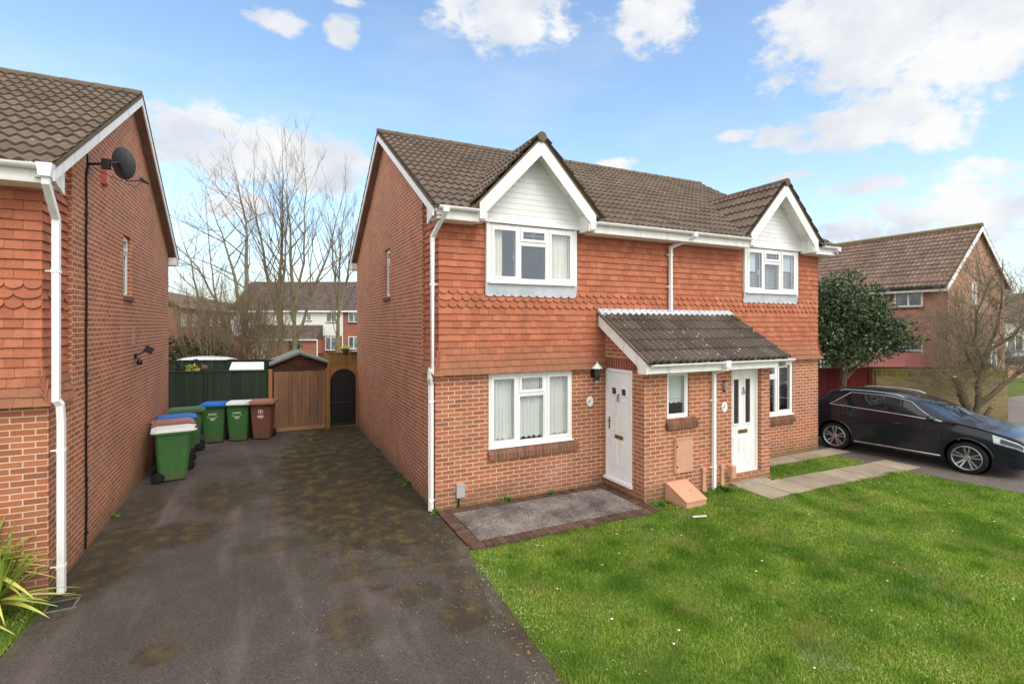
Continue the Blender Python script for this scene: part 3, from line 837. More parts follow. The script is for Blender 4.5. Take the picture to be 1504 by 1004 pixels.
# ------------------------------------------------------------------ curtains and blinds
def pleat(name, P, u0, u1, v0, v1, m, label, cat, amp=.018, per=.07, scal=0, group=None, wob=.01):
    mb = MB(); n = int((u1-u0)/per*8); rows = []; ph = random.random()*6
    nv = 10
    for i in range(nv + 1):
        t = i/nv; row = []
        for k in range(n + 1):
            u = u0 + (u1-u0)*k/n; a = 2*PI*(u-u0)/per
            vb = v0 + (abs(math.sin(a*.5*.75))*.05 if scal else 0)
            v = vb + (v1-vb)*t
            dd = amp*math.sin(a + ph + .9*math.sin(u*9+ph))*(1.15-.4*t) + wob*math.sin(u*5+t*2)
            row.append(P(u + .004*math.sin(a*.5+t*3), v, dd))
        rows.append(row)
    mb.grid(rows)
    o = mb.build(name, m, smooth=True)
    return tag(o, label, cat, group)
def sheer(name, c, tr=.25, scale=60):
    t = NT(name); t.col(t.mix(t.val(t.noise(scale, 3), .4, .6), lin(c), tuple(x*.85 for x in lin(c)[:3])+(1,))); t.rough(.9, .1)
    ts = t.n('ShaderNodeBsdfTranslucent'); ts.inputs[0].default_value = lin(c)
    mx = t.n('ShaderNodeMixShader'); mx.inputs[0].default_value = tr
    t.L(t.b.outputs[0], mx.inputs[1]); t.L(ts.outputs[0], mx.inputs[2])
    t.L(mx.outputs[0], t.out.inputs[0]); return t.m
M['cream'] = sheer('cream_curtain', (246, 240, 226), .05)
M['net'] = sheer('net_curtain', (248, 248, 243), .08, 120)
M['slat'] = plain('blind_slat', (232, 232, 230), (218, 218, 216), 5, .5, .3)
Pu = lambda u, v, d: (UW[0] + u, .035 - d, UW[2] + v)
pleat('curtain', Pu, .06, .35, .02, 1.0, M['cream'], 'cream curtain drawn to the left of the upstairs window above the net curtained one', 'curtain', per=.075)
pleat('curtain', Pu, 1.36, 1.80, .02, 1.0, M['cream'], 'cream curtain drawn to the right of the upstairs window above the net curtained one', 'curtain', per=.085)
Pg = lambda u, v, d: (GW[0] + u, .125 - d, GW[2] + v)
pleat('net_curtain', Pg, .05, 1.70, .06, 1.24, M['net'], 'white pleated net curtain with a lacy hem filling the downstairs window', 'curtain', per=.082, scal=1)
def venetian(x0, x1, z0, z1, y, label, tilt=25, drop=None, gap=.05):
    e = thing('venetian_blind', ((x0+x1)/2, y, z0), label, 'blind')
    mb = MB(); z = z0; c, s = math.cos(R_(tilt))*.022, math.sin(R_(tilt))*.022
    while z < z1:
        mb.face([(x0, y-c, z-s), (x1, y-c, z-s), (x1, y, z+.003), (x0, y, z+.003)], r=.5)
        mb.face([(x0, y, z+.003), (x1, y, z+.003), (x1, y+c, z+s), (x0, y+c, z+s)], r=.5); z += gap
    mb.build('slats', M['slat'], e)
    cd = MB()
    for t in (.12, .5, .88):
        x = x0+(x1-x0)*t; cd.tube([(x, y, z0), (x, y, z1)], .003, 4)
    cd.build('cord', M['slat'], e)
    hr = MB(); hr.box(x0, x1, y-.025, y+.025, z1, z1+.03); hr.build('head_rail', M['slat'], e)
xa = LB - UW[1]
venetian(xa+.06, xa+1.80, 3.95, 4.88, .05, 'white venetian blind in the upstairs window of the right-hand gable', 28)
ps = MB(); ps.box(xa+.09, xa+.46, .012, .016, 4.40, 4.87); ps.box(xa+1.27, xa+1.72, .012, .016, 4.45, 4.87); ps.box(xa+.66, xa+.78, .012, .016, 4.36, 4.52)
tag(ps.build('paper_sheet', plain('pale_paper', (196, 206, 212), (186, 198, 206), 3, .8, .2)), 'pale sheets stuck inside the upstairs window of the right-hand gable', 'paper')
xa = LB - GW[1]
venetian(xa+.06, xa+1.68, 1.14, 2.20, .16, 'white venetian blind in the downstairs window behind the porch', -18)
bl = MB(); rows = []
for i in range(5):
    rows.append([(pw[0]+.04+k*.023, PY+.12, 1.72 + i*.13 - (.022*abs(math.sin(k*PI/5)) if i == 0 else 0)) for k in range(21)])
bl.grid(rows); bl.box(pw[0]+.04, pw[1]-.04, PY+.105, PY+.118, 1.79, 1.80)
tag(bl.build('roller_blind', plain('pale_green_blind', (206, 214, 204), (196, 205, 195), 3, .8, .2)), 'pale green roller blind with a scalloped hem in the porch window', 'blind')

# ------------------------------------------------------------------ fixings on the houses
def coach_lantern():
    e = thing('wall_lantern', (3.19, 0, 2.02), 'black coach lantern with a white top on the wall left of the panelled front door', 'wall lamp')
    b = MB(); b.lathe([(.0, 0), (.05, 0), (.055, .006), (.0, .012)], (3.19, -.002, 2.2), n=16)
    b.prism([(3.14, -.0, 2.13), (3.14+.1, -.0, 2.13), (3.24, 0, 2.28), (3.14, 0, 2.28)], (0, -.014, 0))
    b.tube([(3.19, -.01, 2.15), (3.19, -.07, 2.07), (3.19, -.13, 2.06), (3.19, -.15, 2.11)], .011, 6); b.build('bracket', M['black'], e)
    cx, cy = 3.19, -.15
    h = MB(); h.lathe([(.03, 2.10), (.045, 2.115), (.045, 2.13), (.0, 2.13)], (cx, cy, 0), n=6)
    for k in range(6):
        a = k*PI/3
        h.tube([(cx+.045*math.cos(a), cy+.045*math.sin(a), 2.125), (cx+.075*math.cos(a), cy+.075*math.sin(a), 2.32)], .006, 4)
    h.build('cage', M['black'], e)
    g = MB(); g.lathe([(.043, 2.13), (.072, 2.315)], (cx, cy, 0), n=6); g.build('glazing', plain('smoked_glass', (88, 88, 86), (70, 70, 70), 6, .1, .5), e)
    t = MB(); t.lathe([(.105, 2.31), (.10, 2.325), (.03, 2.40), (.012, 2.41), (.014, 2.43), (.0, 2.445)], (cx, cy, 0), n=12); t.build('cap', M['upvc'], e)
    k = MB(); k.lathe([(.0, 2.03), (.022, 2.045), (.024, 2.06), (.0, 2.075)], (cx, cy+.02, 0), n=10); k.build('finial', M['upvc'], e)
coach_lantern()
e = thing('wall_light', (5.42, PY, 1.86), 'slim black half-round wall light beside the glazed front door', 'wall lamp')
b = MB(); b.box(5.385, 5.455, PY-.012, PY+.002, 1.86, 2.08); b.build('back_plate', M['black'], e)
b = MB(); b.grid([[(5.42+.04*math.cos(t), PY-.012-.05*math.sin(t), z) for t in [PI*k/8 for k in range(9)]] for z in (1.90, 2.05)]); b.build('lens', plain('grey_lens', (150, 148, 142), (120, 118, 114), 5, .3, .5), e)
def oval_plaque(x, y, z, label):
    e = thing('number_plaque', (x, y, z-.1), label, 'sign')
    m = MB(); n = 24
    for k in range(n):
        a, b = 2*PI*k/n, 2*PI*(k+1)/n
        p = lambda a, s, d: (x+.072*s*math.cos(a), y-d, z+.10*s*math.sin(a))
        m.face([p(a, 1, 0), p(b, 1, 0), p(b, 1, .012), p(a, 1, .012)]); m.face([p(a, 1, .012), p(b, 1, .012), p(b, .85, .016), p(a, .85, .016)])
        m.face([p(a, .85, .016), p(b, .85, .016), (x, y-.013, z)])
    m.build('plate', M['upvc'], e)
    q = MB()
    for i in range(3):
        q.tube([(x-.03+.012*i+.014*math.cos(t), y-.018, z-.015+.02*i+.02*math.sin(t)) for t in [k*PI/4 for k in range(7)]], .0035, 4)
    q.build('flower_motif', plain('plaque_motif', (120, 110, 96), (96, 104, 84), 20, .6, .3), e)
oval_plaque(3.12, 0, 1.66, 'oval white house plaque under the coach lantern')
oval_plaque(5.43, PY, 1.56, 'oval white house plaque under the slim wall light')

M['pink'] = plain('terracotta_pink_plastic', (206, 160, 132), (196, 146, 120), 3, .55, .35)
e = thing('meter_cupboard', (4.35, PY, .43), 'pinkish brown meter cupboard on the porch wall under its window', 'meter box')
b = MB(); b.box(4.14, 4.57, PY-.03, PY+.0, .43, 1.08); b.build('box', M['pink'], e)
b = MB(); b.box(4.16, 4.555, PY-.05, PY-.031, .445, 1.045); b.box(4.14, 4.57, PY-.058, PY-.031, 1.05, 1.085); b.build('door', M['pink'], e)
b = MB()
for z in (.56, .93): b.box(4.165, 4.195, PY-.056, PY-.0505, z-.015, z+.015)
b.build('latch', M['black'], e)
e = thing('gas_meter_box', (4.13, -1.42, 0), 'low wedge-shaped pinkish meter box standing in the lawn at the foot of the porch', 'meter box')
b = MB(); b.prism([(3.93, PY-.005, -.02), (3.93, PY-.005, .30), (3.93, PY-.06, .31), (3.93, -1.72, .11), (3.93, -1.72, -.02)], (.46, 0, 0)); b.build('box', M['pink'], e)
b = MB(); b.prism([(3.915, PY-.05, .318), (3.915, -1.735, .108), (3.915, -1.735, .09), (3.915, PY-.05, .30)], (.49, 0, 0)); b.build('lid', M['pink'], e)
b = MB(); b.lathe([(0, 0), (.013, 0), (.013, .004), (0, .006)], (4.2, -1.55, .222), n=8); b.build('lock', M['black'], e)
b = MB(); b.tube([(4.55, PY-.03, .02), (4.55, PY-.05, .25), (4.47, PY-.05, .33), (4.40, PY-.06, .26)], .014, 6); b.build('pipe', M['pink'], e)
for x, zt, lab in ((4.86, .47, 'pink flared pipe cover on the porch wall left of the rain pipe'), (5.34, .48, 'pink flared pipe cover on the porch wall right of the rain pipe')):
    e = thing('pipe_cover', (x, PY, -.02), lab, 'pipe cover')
    b = MB(); b.prism([(x-.045, PY+.002, .0), (x+.075, PY+.002, .0), (x+.03, PY+.002, .22), (x+.03, PY+.002, zt-.08), (x-.03, PY+.002, zt-.08), (x-.03, PY+.002, .22)], (0, -.045, 0)); b.build('cover', M['pink'], e)
    b = MB(); b.box(x-.045, x+.045, PY-.055, PY+.002, zt-.078, zt); b.build('cap', M['pink'], e)
b = MB(); b.prism([(5.50, PY+.002, .20), (5.622, PY+.002, .20), (5.622, PY+.002, .42), (5.52, PY+.002, .42)], (0, -.12, 0))
tag(b.build('boiler_box', M['pink']), 'small pink box beside the sill of the glazed front door', 'box')
e = thing('telephone_box', (.43, 0, .0), 'small grey box on a thin black pipe near the corner of the brick wall', 'junction box')
b = MB(); b.box(.355, .50, -.075, .002, .20, .43); b.box(.35, .505, -.08, -.07, .39, .435); b.build('box', plain('grey_box', (176, 174, 168), (160, 158, 152), 4, .6, .3), e)
b = MB(); b.tube([(.40, -.03, .20), (.40, -.03, -.03)], .014, 6); b.build('pipe', M['black'], e)

# left gable: dish, alarm, cable, floodlight, patch
GX = -4.85
e = thing('satellite_dish', (GX, 1.02, 5.4), 'dark grey satellite dish on an arm high on the left gable', 'satellite dish')
b = MB(); b.box(GX-.002, GX+.02, .78, .86, 5.30, 5.56); b.tube([(GX+.01, .82, 5.43), (GX+.20, .84, 5.46), (GX+.33, .90, 5.51)], .02, 8); b.box(GX+.16, GX+.26, .80, .88, 5.39, 5.53); b.build('bracket', M['black'], e)
Mdish = Matrix.Translation((GX+.36, .93, 5.52)) @ Vector((.52, .80, .20)).to_track_quat('Z', 'Y').to_matrix().to_4x4()
b = MB(); rows = []
for i in range(9):
    r = .215*i/8; rows.append([Mdish @ Vector((r*math.cos(t)*.9, r*math.sin(t)*1.08, .22*(r/.215)**2*.24)) for t in [2*PI*k/32 for k in range(33)]])
b.grid(rows); rows = [[p + (Mdish.to_3x3() @ Vector((0, 0, -.008))) for p in rw] for rw in rows]; b.grid(rows)
b.build('dish', plain('dark_grey_mesh', (78, 80, 84), (66, 68, 72), 30, .4, .5), e, smooth=True)
b = MB(); p0 = Mdish @ Vector((0, -.25, .05)); p1 = Mdish @ Vector((0.02, -.22, .38)); b.tube([Mdish @ Vector((0, 0, -.03)), p0, p1], .012, 6); b.build('arm', M['black'], e)
b = MB(); d = (Mdish.to_3x3() @ Vector((0, -.5, 1))).normalized(); b.tube([p1 - d*.05, p1 + d*.02, p1 + d*.09], [.03, .03, .022], 10); b.build('receiver', plain('grey_receiver', (86, 86, 86), (60, 60, 62), 20, .5, .4), e)
b = MB(); b.tube([p1, (p1+p0)/2 + Vector((0, 0, -.10)), p0 + Vector((0, 0, -.04)), (GX+.05, .9, 5.4)], .005, 4); b.build('cable', M['black'], e)
e = thing('alarm_box', (GX, 1.56, 5.33), 'faded red alarm box on the left gable behind the dish', 'alarm box')
b = MB(); b.prism([(GX-.002, 1.48, 5.32), (GX-.002, 1.66, 5.32), (GX-.002, 1.66, 5.66), (GX-.002, 1.48, 5.66)], (.06, 0, 0)); b.prism([(GX+.058, 1.495, 5.335), (GX+.058, 1.645, 5.335), (GX+.058, 1.645, 5.645), (GX+.058, 1.495, 5.645)], (.012, 0, 0))
b.build('case', plain('faded_red', (206, 110, 100), (190, 96, 90), 5, .5, .4), e)
b = MB(); pts = [(GX+.02, .80, 5.42), (GX+.02, .72, 5.30)] + [(GX+.02, .70 + .008*math.sin(i*1.7), 5.2 - i*.37) for i in range(14)] + [(GX+.02, .66, .04)]
b.tube(pts, .014, 6)
for i in range(1, 14, 2): b.box(GX-.002, GX+.04, .69, .72, 5.05-i*.37, 5.08-i*.37)
tag(b.build('cable_run', M['black']), 'black cable clipped down the left gable beside the white rain pipe', 'cable')
e = thing('floodlight', (GX, 3.85, 2.5), 'black floodlight with a sensor on the left gable halfway along the drive', 'floodlight')
b = MB(); b.box(GX-.002, GX+.04, 3.66, 3.74, 2.50, 2.60); b.tube([(GX+.03, 3.70, 2.57), (GX+.12, 3.78, 2.62), (GX+.14, 3.84, 2.66)], .016, 6); b.build('bracket', M['black'], e)
Mf = Matrix.Translation((GX+.20, 3.88, 2.66)) @ Matrix.Rotation(R_(20), 4, 'Z') @ Matrix.Rotation(R_(25), 4, 'Y')
b = MB(); q = [Mf @ Vector((x, y, z)) for x, y, z in ((-.06,-.09,-.05),(.06,-.09,-.07),(.06,.09,-.07),(-.06,.09,-.05))]; b.prism(q, Mf.to_3x3() @ Vector((0, 0, .12))); b.build('lamp_head', M['black'], e)
b = MB(); q = [Mf @ Vector((x, y, z)) for x, y, z in ((.062,-.08,-.06),(.062,.08,-.06),(.062,.08,.04),(.062,-.08,.04))]; b.face(q); b.build('lamp_glass', plain('floodlight_glass', (140, 145, 150), (110, 115, 120), 5, .1, .5), e)
b = MB(); b.lathe([(0, -.06), (.045, -.05), (.05, 0), (.03, .05), (0, .06)], (GX+.08, 3.70, 2.44), n=10); b.build('sensor', M['black'], e, smooth=True)
b = MB(); b.box(GX-.002, GX+.003, 3.56, 3.74, 2.76, 3.12); tag(b.build('wall_patch', plain('pale_render_patch', (196, 158, 138), (172, 124, 104), 8, .9, .2)), 'pale patch of mortar on the left gable above the floodlight', 'patch')

# ------------------------------------------------------------------ wheelie bins
def worn(name, c1, c2, c3):
    t = NT(name); mp = t.n('ShaderNodeMapping'); mp.inputs['Scale'].default_value = (14, 14, 2.5); t.L(t.obj, mp.inputs[0])
    c = t.mix(t.val(t.noise(2.5, 4), .3, .7), lin(c1), lin(c2)); c = t.mix(t.val(t.noise(1, 6, mp.outputs[0], .7), .56, .72, 0, .45), c, lin(c3))
    sep = t.n('ShaderNodeSeparateXYZ'); t.L(t.obj, sep.inputs[0]); z = t.math('ADD', sep.outputs[2], t.math('MULTIPLY', t.noise(9, 5), -.3))
    c = t.mix(t.val(z, -.1, .12, .6, 0), c, lin((92, 84, 66)))
    t.col(c); t.rough(t.val(t.noise(6, 5), .3, .7, .4, .65), .4); return t.m
M['bin_green'] = worn('green_bin_plastic', (64, 112, 56), (56, 98, 50), (98, 138, 90))
M['bin_dkgreen'] = worn('dark_green_bin_plastic', (72, 106, 66), (60, 92, 56), (110, 132, 100))
M['bin_brown'] = worn('brown_bin_plastic', (124, 78, 64), (108, 68, 56), (152, 112, 98))
M['lid_white'] = plain('white_lid_plastic', (226, 230, 226), (206, 212, 206), 2.5, .45, .4)
M['lid_blue'] = plain('blue_lid_plastic', (48, 112, 196), (42, 98, 180), 2.5, .45, .4)
M['lid_brown'] = plain('brown_lid_plastic', (158, 112, 96), (140, 98, 84), 2.5, .5, .4)
M['print'] = plain('white_print', (225, 228, 224), (205, 208, 204), 4, .6, .3)
def make_bin(body, lid, label, loc, rotz, lid_big=False, decal=0):
    """140-litre wheeled bin, front towards local -y"""
    e = thing('wheelie_bin', loc, label, 'wheelie bin', rotz=rotz, group='wheelie bins at the end of the drive')
    WO[e.name] = Vector((0, 0, 0)); e.scale = (1.17, 1.2, 1.02)
    b = MB(); hw0, hw1, yf0, yf1, yb = .185, .235, -.20, -.265, .23
    zs = [.03, .06, .5, .93, .935, .985]
    rows = []
    for z in zs:
        t = max(0, (z-.03)/.9); ww = hw0 + (hw1-hw0)*t; yf = yf0 + (yf1-yf0)*t; ybk = .19 + .05*t
        if z >= .935: ww += .025; yf -= .03; ybk += .02
        c = .035
        rows.append([(-ww+c, yf, z), (ww-c, yf, z), (ww, yf+c, z), (ww, ybk-c, z), (ww-c, ybk, z), (-ww+c, ybk, z), (-ww, ybk-c, z), (-ww, yf+c, z), (-ww+c, yf, z)])
    b.grid(rows, r=.5); b.face(rows[0][:-1][::-1], r=.5)
    b.prism([(-.02+dx, -.212-.001*0, .05) for dx in (0, .04)] + [(.02, -.238, .42), (-.02, -.238, .42)], (0, -.006, 0), r=.4)
    b.box(-.185, .185, .235, .30, .93, .985, r=.5)
    bo = b.build('body', body, e)
    l = MB(); s = .01 if not lid_big else .03
    z0 = .992
    prof = [(-.265-s, -.315-s), (.265+s, -.315-s), (.265+s, .27), (-.265-s, .27)]
    l.prism([(x, y, z0-.01 if not lid_big else z0-.025) for x, y in prof], (0, 0, .03 if not lid_big else .055), r=.5)
    l.prism([(x*.84, y*.84, z0+.02 if not lid_big else z0+.03) for x, y in prof], (0, 0, .02), r=.5)
    l.tube([(-.22, .285, z0+.0), (.22, .285, z0+.0)], .018, 8, r=.5)
    for x in (-.2, .2): l.box(x-.03, x+.03, -.345-s, -.31-s, z0-.005, z0+.02, r=.5)
    l.build('lid', lid, e)
    for x in (-.21, .21):
        w = MB(); w.lathe([(.0, -.028), (.075, -.028), (.098, -.018), (.10, 0), (.098, .018), (.075, .028), (0, .028)], (x, .20, .10), 'x', 18); wo = w.build('wheel', M['rubber'], e)
        hb = MB(); sx = x + (.03 if x > 0 else -.03); hb.lathe([(0, 0), (.045, 0), (.045, .003), (0, .004)], (sx, .20, .10), 'x', 12); hb.build('hub', M['black'], wo)
    ax = MB(); ax.tube([(-.19, .20, .10), (.19, .20, .10)], .012, 6); ax.build('axle', M['black'], e)
    if decal:
        d = MB(); yk = lambda z: -.20 - .065*(z-.03)/.9 - .0025
        def bar(x0, x1, z0, z1): d.face([(x0, yk(z0), z0), (x1, yk(z0), z0), (x1, yk(z1), z1), (x0, yk(z1), z1)])
        if decal == 1:
            for k in range(8): bar(-.085+k*.022, -.085+k*.022+.014, .745, .785 + (.006 if k % 3 == 0 else 0))
            for k in range(5): bar(-.11+k*.046, -.11+k*.046+.036, .685-.012*abs(k-2)*-1-.02, .698-.012*abs(k-2)*-1-.02)
            bar(-.055, .055, .635, .655); bar(-.035, .035, .605, .62)
        else:
            for (x0, x1, z0, z1) in ((-.04, .04, .80, .815), (-.05, -.035, .72, .80), (.035, .05, .72, .80), (-.03, .03, .70, .715), (-.018, .018, .735, .785), (-.07, .07, .62, .655), (-.05, .05, .59, .605)): bar(x0, x1, z0, z1)
        d.build('printed_panel', M['print'], bo)
    return e
A = R_
make_bin(M['bin_green'], M['lid_white'], 'green bin with a white lid standing nearest, side on against the left gable', (-4.30, 4.15, 0), A(98))
make_bin(M['bin_brown'], M['lid_brown'], 'brown bin with a dusty brown lid tucked directly behind the nearest bin', (-4.36, 4.98, 0), A(-80), True)
make_bin(M['bin_green'], M['lid_blue'], 'green bin with a blue lid behind the dusty brown one at the left gable', (-4.40, 5.74, 0), A(-82))
make_bin(M['bin_dkgreen'], M['bin_dkgreen'], 'all-green bin with a green domed lid in the corner by the dark fence', (-4.32, 6.80, 0), A(-84), True)
make_bin(M['bin_green'], M['lid_blue'], 'green bin with a blue lid and white print, leftmost at the dark fence', (-3.80, 7.62, 0), A(-8), decal=1)
make_bin(M['bin_green'], M['lid_white'], 'green bin with a white lid and white print, middle of the fence row', (-3.22, 7.60, 0), A(-10), decal=1)
make_bin(M['bin_brown'], M['lid_brown'], 'brown bin with white print between the fence row and the wooden shed gate', (-2.64, 7.55, 0), A(-12), True, decal=2)

# ------------------------------------------------------------------ fences, gates and shed at the end of the drive
M['dkfence'] = plain('dark_green_stained_wood', (58, 72, 58), (46, 58, 48), 3, .8, .2, .3, 60, rndamt=.25, streak=True)
M['wood'] = plain('weathered_orange_wood', (150, 112, 78), (112, 90, 76), 7, .8, .25, .4, 60, rndamt=.3, streak=True)
M['wood2'] = plain('orange_fence_wood', (164, 118, 70), (134, 96, 60), 2.2, .8, .25, .3, 60, rndamt=.35, streak=True)
M['shedwood'] = plain('dark_brown_shed_wood', (98, 62, 50), (66, 44, 38), 6, .8, .25, .3, 60, rndamt=.35)
M['felt'] = plain('grey_roof_felt', (126, 128, 120), (104, 108, 98), 6, .9, .2, .4, 80)
M['redfence'] = plain('red_stained_wood', (116, 44, 37), (96, 36, 31), 2.2, .75, .25, .3, 60, rndamt=.3, streak=True)
M['redfelt'] = plain('red_mineral_felt', (138, 84, 80), (122, 74, 72), 3, .9, .2, .4, 120)
def board_fence(name, a, b, h, m, label, cat='fence', bw=.12, z0=.02, posts=(), cap=True, rails=False, pm=None):
    a = Vector((a[0], a[1], 0)); b = Vector((b[0], b[1], 0)); L = (b-a).length; d = (b-a)/L; nrm = Vector((d.y, -d.x, 0))
    e = thing(name, a, label, cat)
    mb = MB(); x = 0; k = 0
    while x < L - .005:
        w = min(bw, L-x); p = a + d*x; o = nrm*(.012 if k % 2 else .0); ov = .012
        mb.prism([p - nrm*.012 - o + Vector((0,0,z0)), p + d*(w-.004+ov*(k % 2 == 0)) - nrm*.012 - o + Vector((0,0,z0)), p + d*(w-.004) - nrm*.012 - o + Vector((0,0,h+random.uniform(-.004,.004))), p - nrm*.012 - o + Vector((0,0,h))], nrm*.016)
        x += w; k += 1
    mb.build('boards', m, e)
    if cap:
        c = MB(); q = [a - nrm*.035 + Vector((0,0,h)), a + nrm*.02 + Vector((0,0,h)), a + nrm*.02 + Vector((0,0,h+.035)), a - nrm*.035 + Vector((0,0,h+.035))]; c.prism(q, d*L); c.build('capping_rail', m, e)
    for t in posts:
        p = a + d*(t*L); s = .045; c = MB()
        c.prism([p + d*i*s + nrm*j*s for i, j in ((-1,-1),(1,-1),(1,1),(-1,1))], (0, 0, h+.06)); c.build('post', pm or m, e)
    return e
board_fence('board_fence', (-5.02, 8.95), (-2.47, 8.18), 1.80, M['dkfence'], 'dark green close-boarded fence behind the row of bins', posts=(.36,), bw=.125)
board_fence('board_fence', (-5.6, 10.6), (-2.0, 9.15), 2.03, M['dkfence'], 'taller dark green fence seen above the nearer dark fence', posts=(.3, .75), bw=.15)
b = MB(); b.box(-2.50, -2.40, 8.02, 8.12, -.02, 1.86); tag(b.build('gate_post', M['wood2']), 'orange brown post between the dark fence and the board gate', 'post')
# board gate
e = thing('board_gate', (-1.65, 8.15, 0), 'weathered vertical board gate in front of the small shed', 'gate')
b = MB(); x = -2.36
while x < -.96:
    w = random.choice((.11, .12, .13)); w = min(w, -.94-x); b.box(x, x+w-.006, 8.15, 8.168+random.uniform(0, .004), .14, 1.77+random.uniform(-.008, .008)); x += w
b.build('boards', M['wood'], e)
b = MB(); b.box(-2.36, -.94, 8.135, 8.149, .02, .135); b.build('bottom_rail', plain('pale_rail_wood', (168, 134, 96), (140, 108, 76), 4, .8, .2), e)
b = MB(); b.box(-.935, -.82, 8.08, 8.19, -.02, 1.84); tag(b.build('gate_post', M['wood2']), 'orange brown post between the board gate and the black arched gate', 'post')
# shed
e = thing('garden_shed', (-1.62, 8.3, 0), 'small dark brown timber shed with a shallow grey felt roof behind the board gate', 'shed')
b = MB(); sx0, sx1, sy0, sy1, ez, az, am = -2.38, -.86, 8.32, 10.4, 1.98, 2.27, -1.66
for k in range(18):
    z = .05 + k*.13; zt = z+.128
    f = lambda zz: (sx0, sx1) if zz <= ez else (sx0 + (am-sx0)*min(1, (zz-ez)/(az-ez)), sx1 + (am-sx1)*min(1, (zz-ez)/(az-ez)))
    if z > az-.02: break
    a0, a1 = f(z), f(min(zt, az)); r = random.random()
    b.face([(a0[0], sy0-.012, z), (a0[1], sy0-.012, z), (a1[1], sy0, min(zt, az)), (a1[0], sy0, min(zt, az))], r=r)
    b.face([(a0[0], sy0-.012, z), (a0[1], sy0-.012, z), (a0[1], sy0+.004, z), (a0[0], sy0+.004, z)], r=r)
for x in (sx0, sx1): b.face([(x, sy0, .05), (x, sy1, .05), (x, sy1, ez), (x, sy0, ez)], r=.3)
b.face([(sx0, sy1, .05), (sx1, sy1, .05), (sx1, sy1, ez), (am, sy1, az), (sx0, sy1, ez)], r=.3)
b.build('wall', M['shedwood'], e)
b = MB()
for xe in (sx0-.1, sx1+.1):
    zl = ez - .04
    b.prism([(am, sy0-.12, az+.01), (xe, sy0-.12, zl+.01), (xe, sy0-.12, zl+.05), (am, sy0-.12, az+.06)], (0, sy1-sy0+.22, 0))
b.build('roof', M['felt'], e)
b = MB()
for xe, s in ((sx0-.1, -1), (sx1+.1, 1)):
    b.prism([(am, sy0-.14, az-.0), (xe, sy0-.14, ez-.04), (xe, sy0-.14, ez+.015), (am, sy0-.14, az+.055)], (0, .018, 0))
b.build('bargeboard', M['felt'], e)
# black arched gate in a brown surround
gx0, gx1, gz, gr = -.78, -.03, 1.42, .375
gc = (gx0+gx1)/2
e = thing('arched_gate', (gc, 8.2, 0), 'black arched metal gate between the shed and the side of the house', 'gate')
arc = [(gc + gr*math.cos(t), gz + gr*math.sin(t)) for t in [PI - PI*k/16 for k in range(17)]]
b = MB(); b.prism([(gx0, 8.2, .05), (gx1, 8.2, .05)] + [(x, 8.2, z) for x, z in arc[::-1]], (0, .02, 0)); b.build('panel', M['black'], e)
b = MB(); b.tube([(gx0+.015, 8.19, .04)] + [(gc+(gr-.015)*math.cos(t), 8.19, gz+(gr-.015)*math.sin(t)) for t in [PI - PI*k/16 for k in range(17)]] + [(gx1-.015, 8.19, .04)], .018, 6); b.tube([(gx0+.02, 8.19, .75), (gx1-.02, 8.19, .75)], .016, 6); b.tube([(gx0+.02, 8.19, .10), (gx1-.02, 8.19, .10)], .016, 6); b.build('frame', M['black'], e)
b = MB()
for k in range(1, 8):
    x = gx0 + (gx1-gx0)*k/8; zt = gz + math.sqrt(max(0, gr**2 - (x-gc)**2)) - .03; b.tube([(x, 8.188, .1), (x, 8.188, zt)], .007, 5)
b.build('bar', M['black'], e)
b = MB(); b.box(gx1-.12, gx1-.05, 8.16, 8.195, .92, 1.06); b.build('latch', M['black'], e)
e = thing('gate_surround', (gc, 8.2, 0), 'brown timber surround filling above and beside the black arched gate', 'fence')
b = MB()
for i in range(16):
    (xa_, za), (xb_, zb) = arc[i], arc[i+1]; b.prism([(xa_, 8.21, za), (xb_, 8.21, zb), (xb_, 8.21, 1.86), (xa_, 8.21, 1.86)], (0, .03, 0), r=.5)
b.build('panel', M['wood2'], e)
b = MB(); b.box(-.04, -.004, 8.12, 8.2, 0, 1.9); b.build('post', M['wood2'], e)
board_fence('board_fence', (-.9, 10.9), (3.5, 10.9), 2.12, M['wood2'], 'orange brown board fence rising behind the arched gate', bw=.13, posts=(.05, .5))
b = MB(); b.prism([(-3.55, 9.0, 1.80), (-2.62, 8.75, 1.80), (-2.62, 9.2, 1.99), (-3.5, 9.5, 1.99)], (0, 0, .02)); tag(b.build('white_board', M['lid_white']), 'white board lying tilted between the two dark green fences', 'board')
b = MB(); rows = [[(-4.15+.085*math.cos(t)*math.sin(p), 8.69+.085*math.sin(t)*math.sin(p), 1.92+.09*math.cos(p)) for t in [2*PI*k/14 for k in range(15)]] for p in [.05+3.0*i/9 for i in range(10)]]
b.grid(rows); tag(b.build('wicker_ball', plain('wicker', (128, 98, 82), (84, 66, 58), 60, .9, .2, .8, 90), smooth=True), 'round brown wicker ball on top of the dark fence', 'ball')
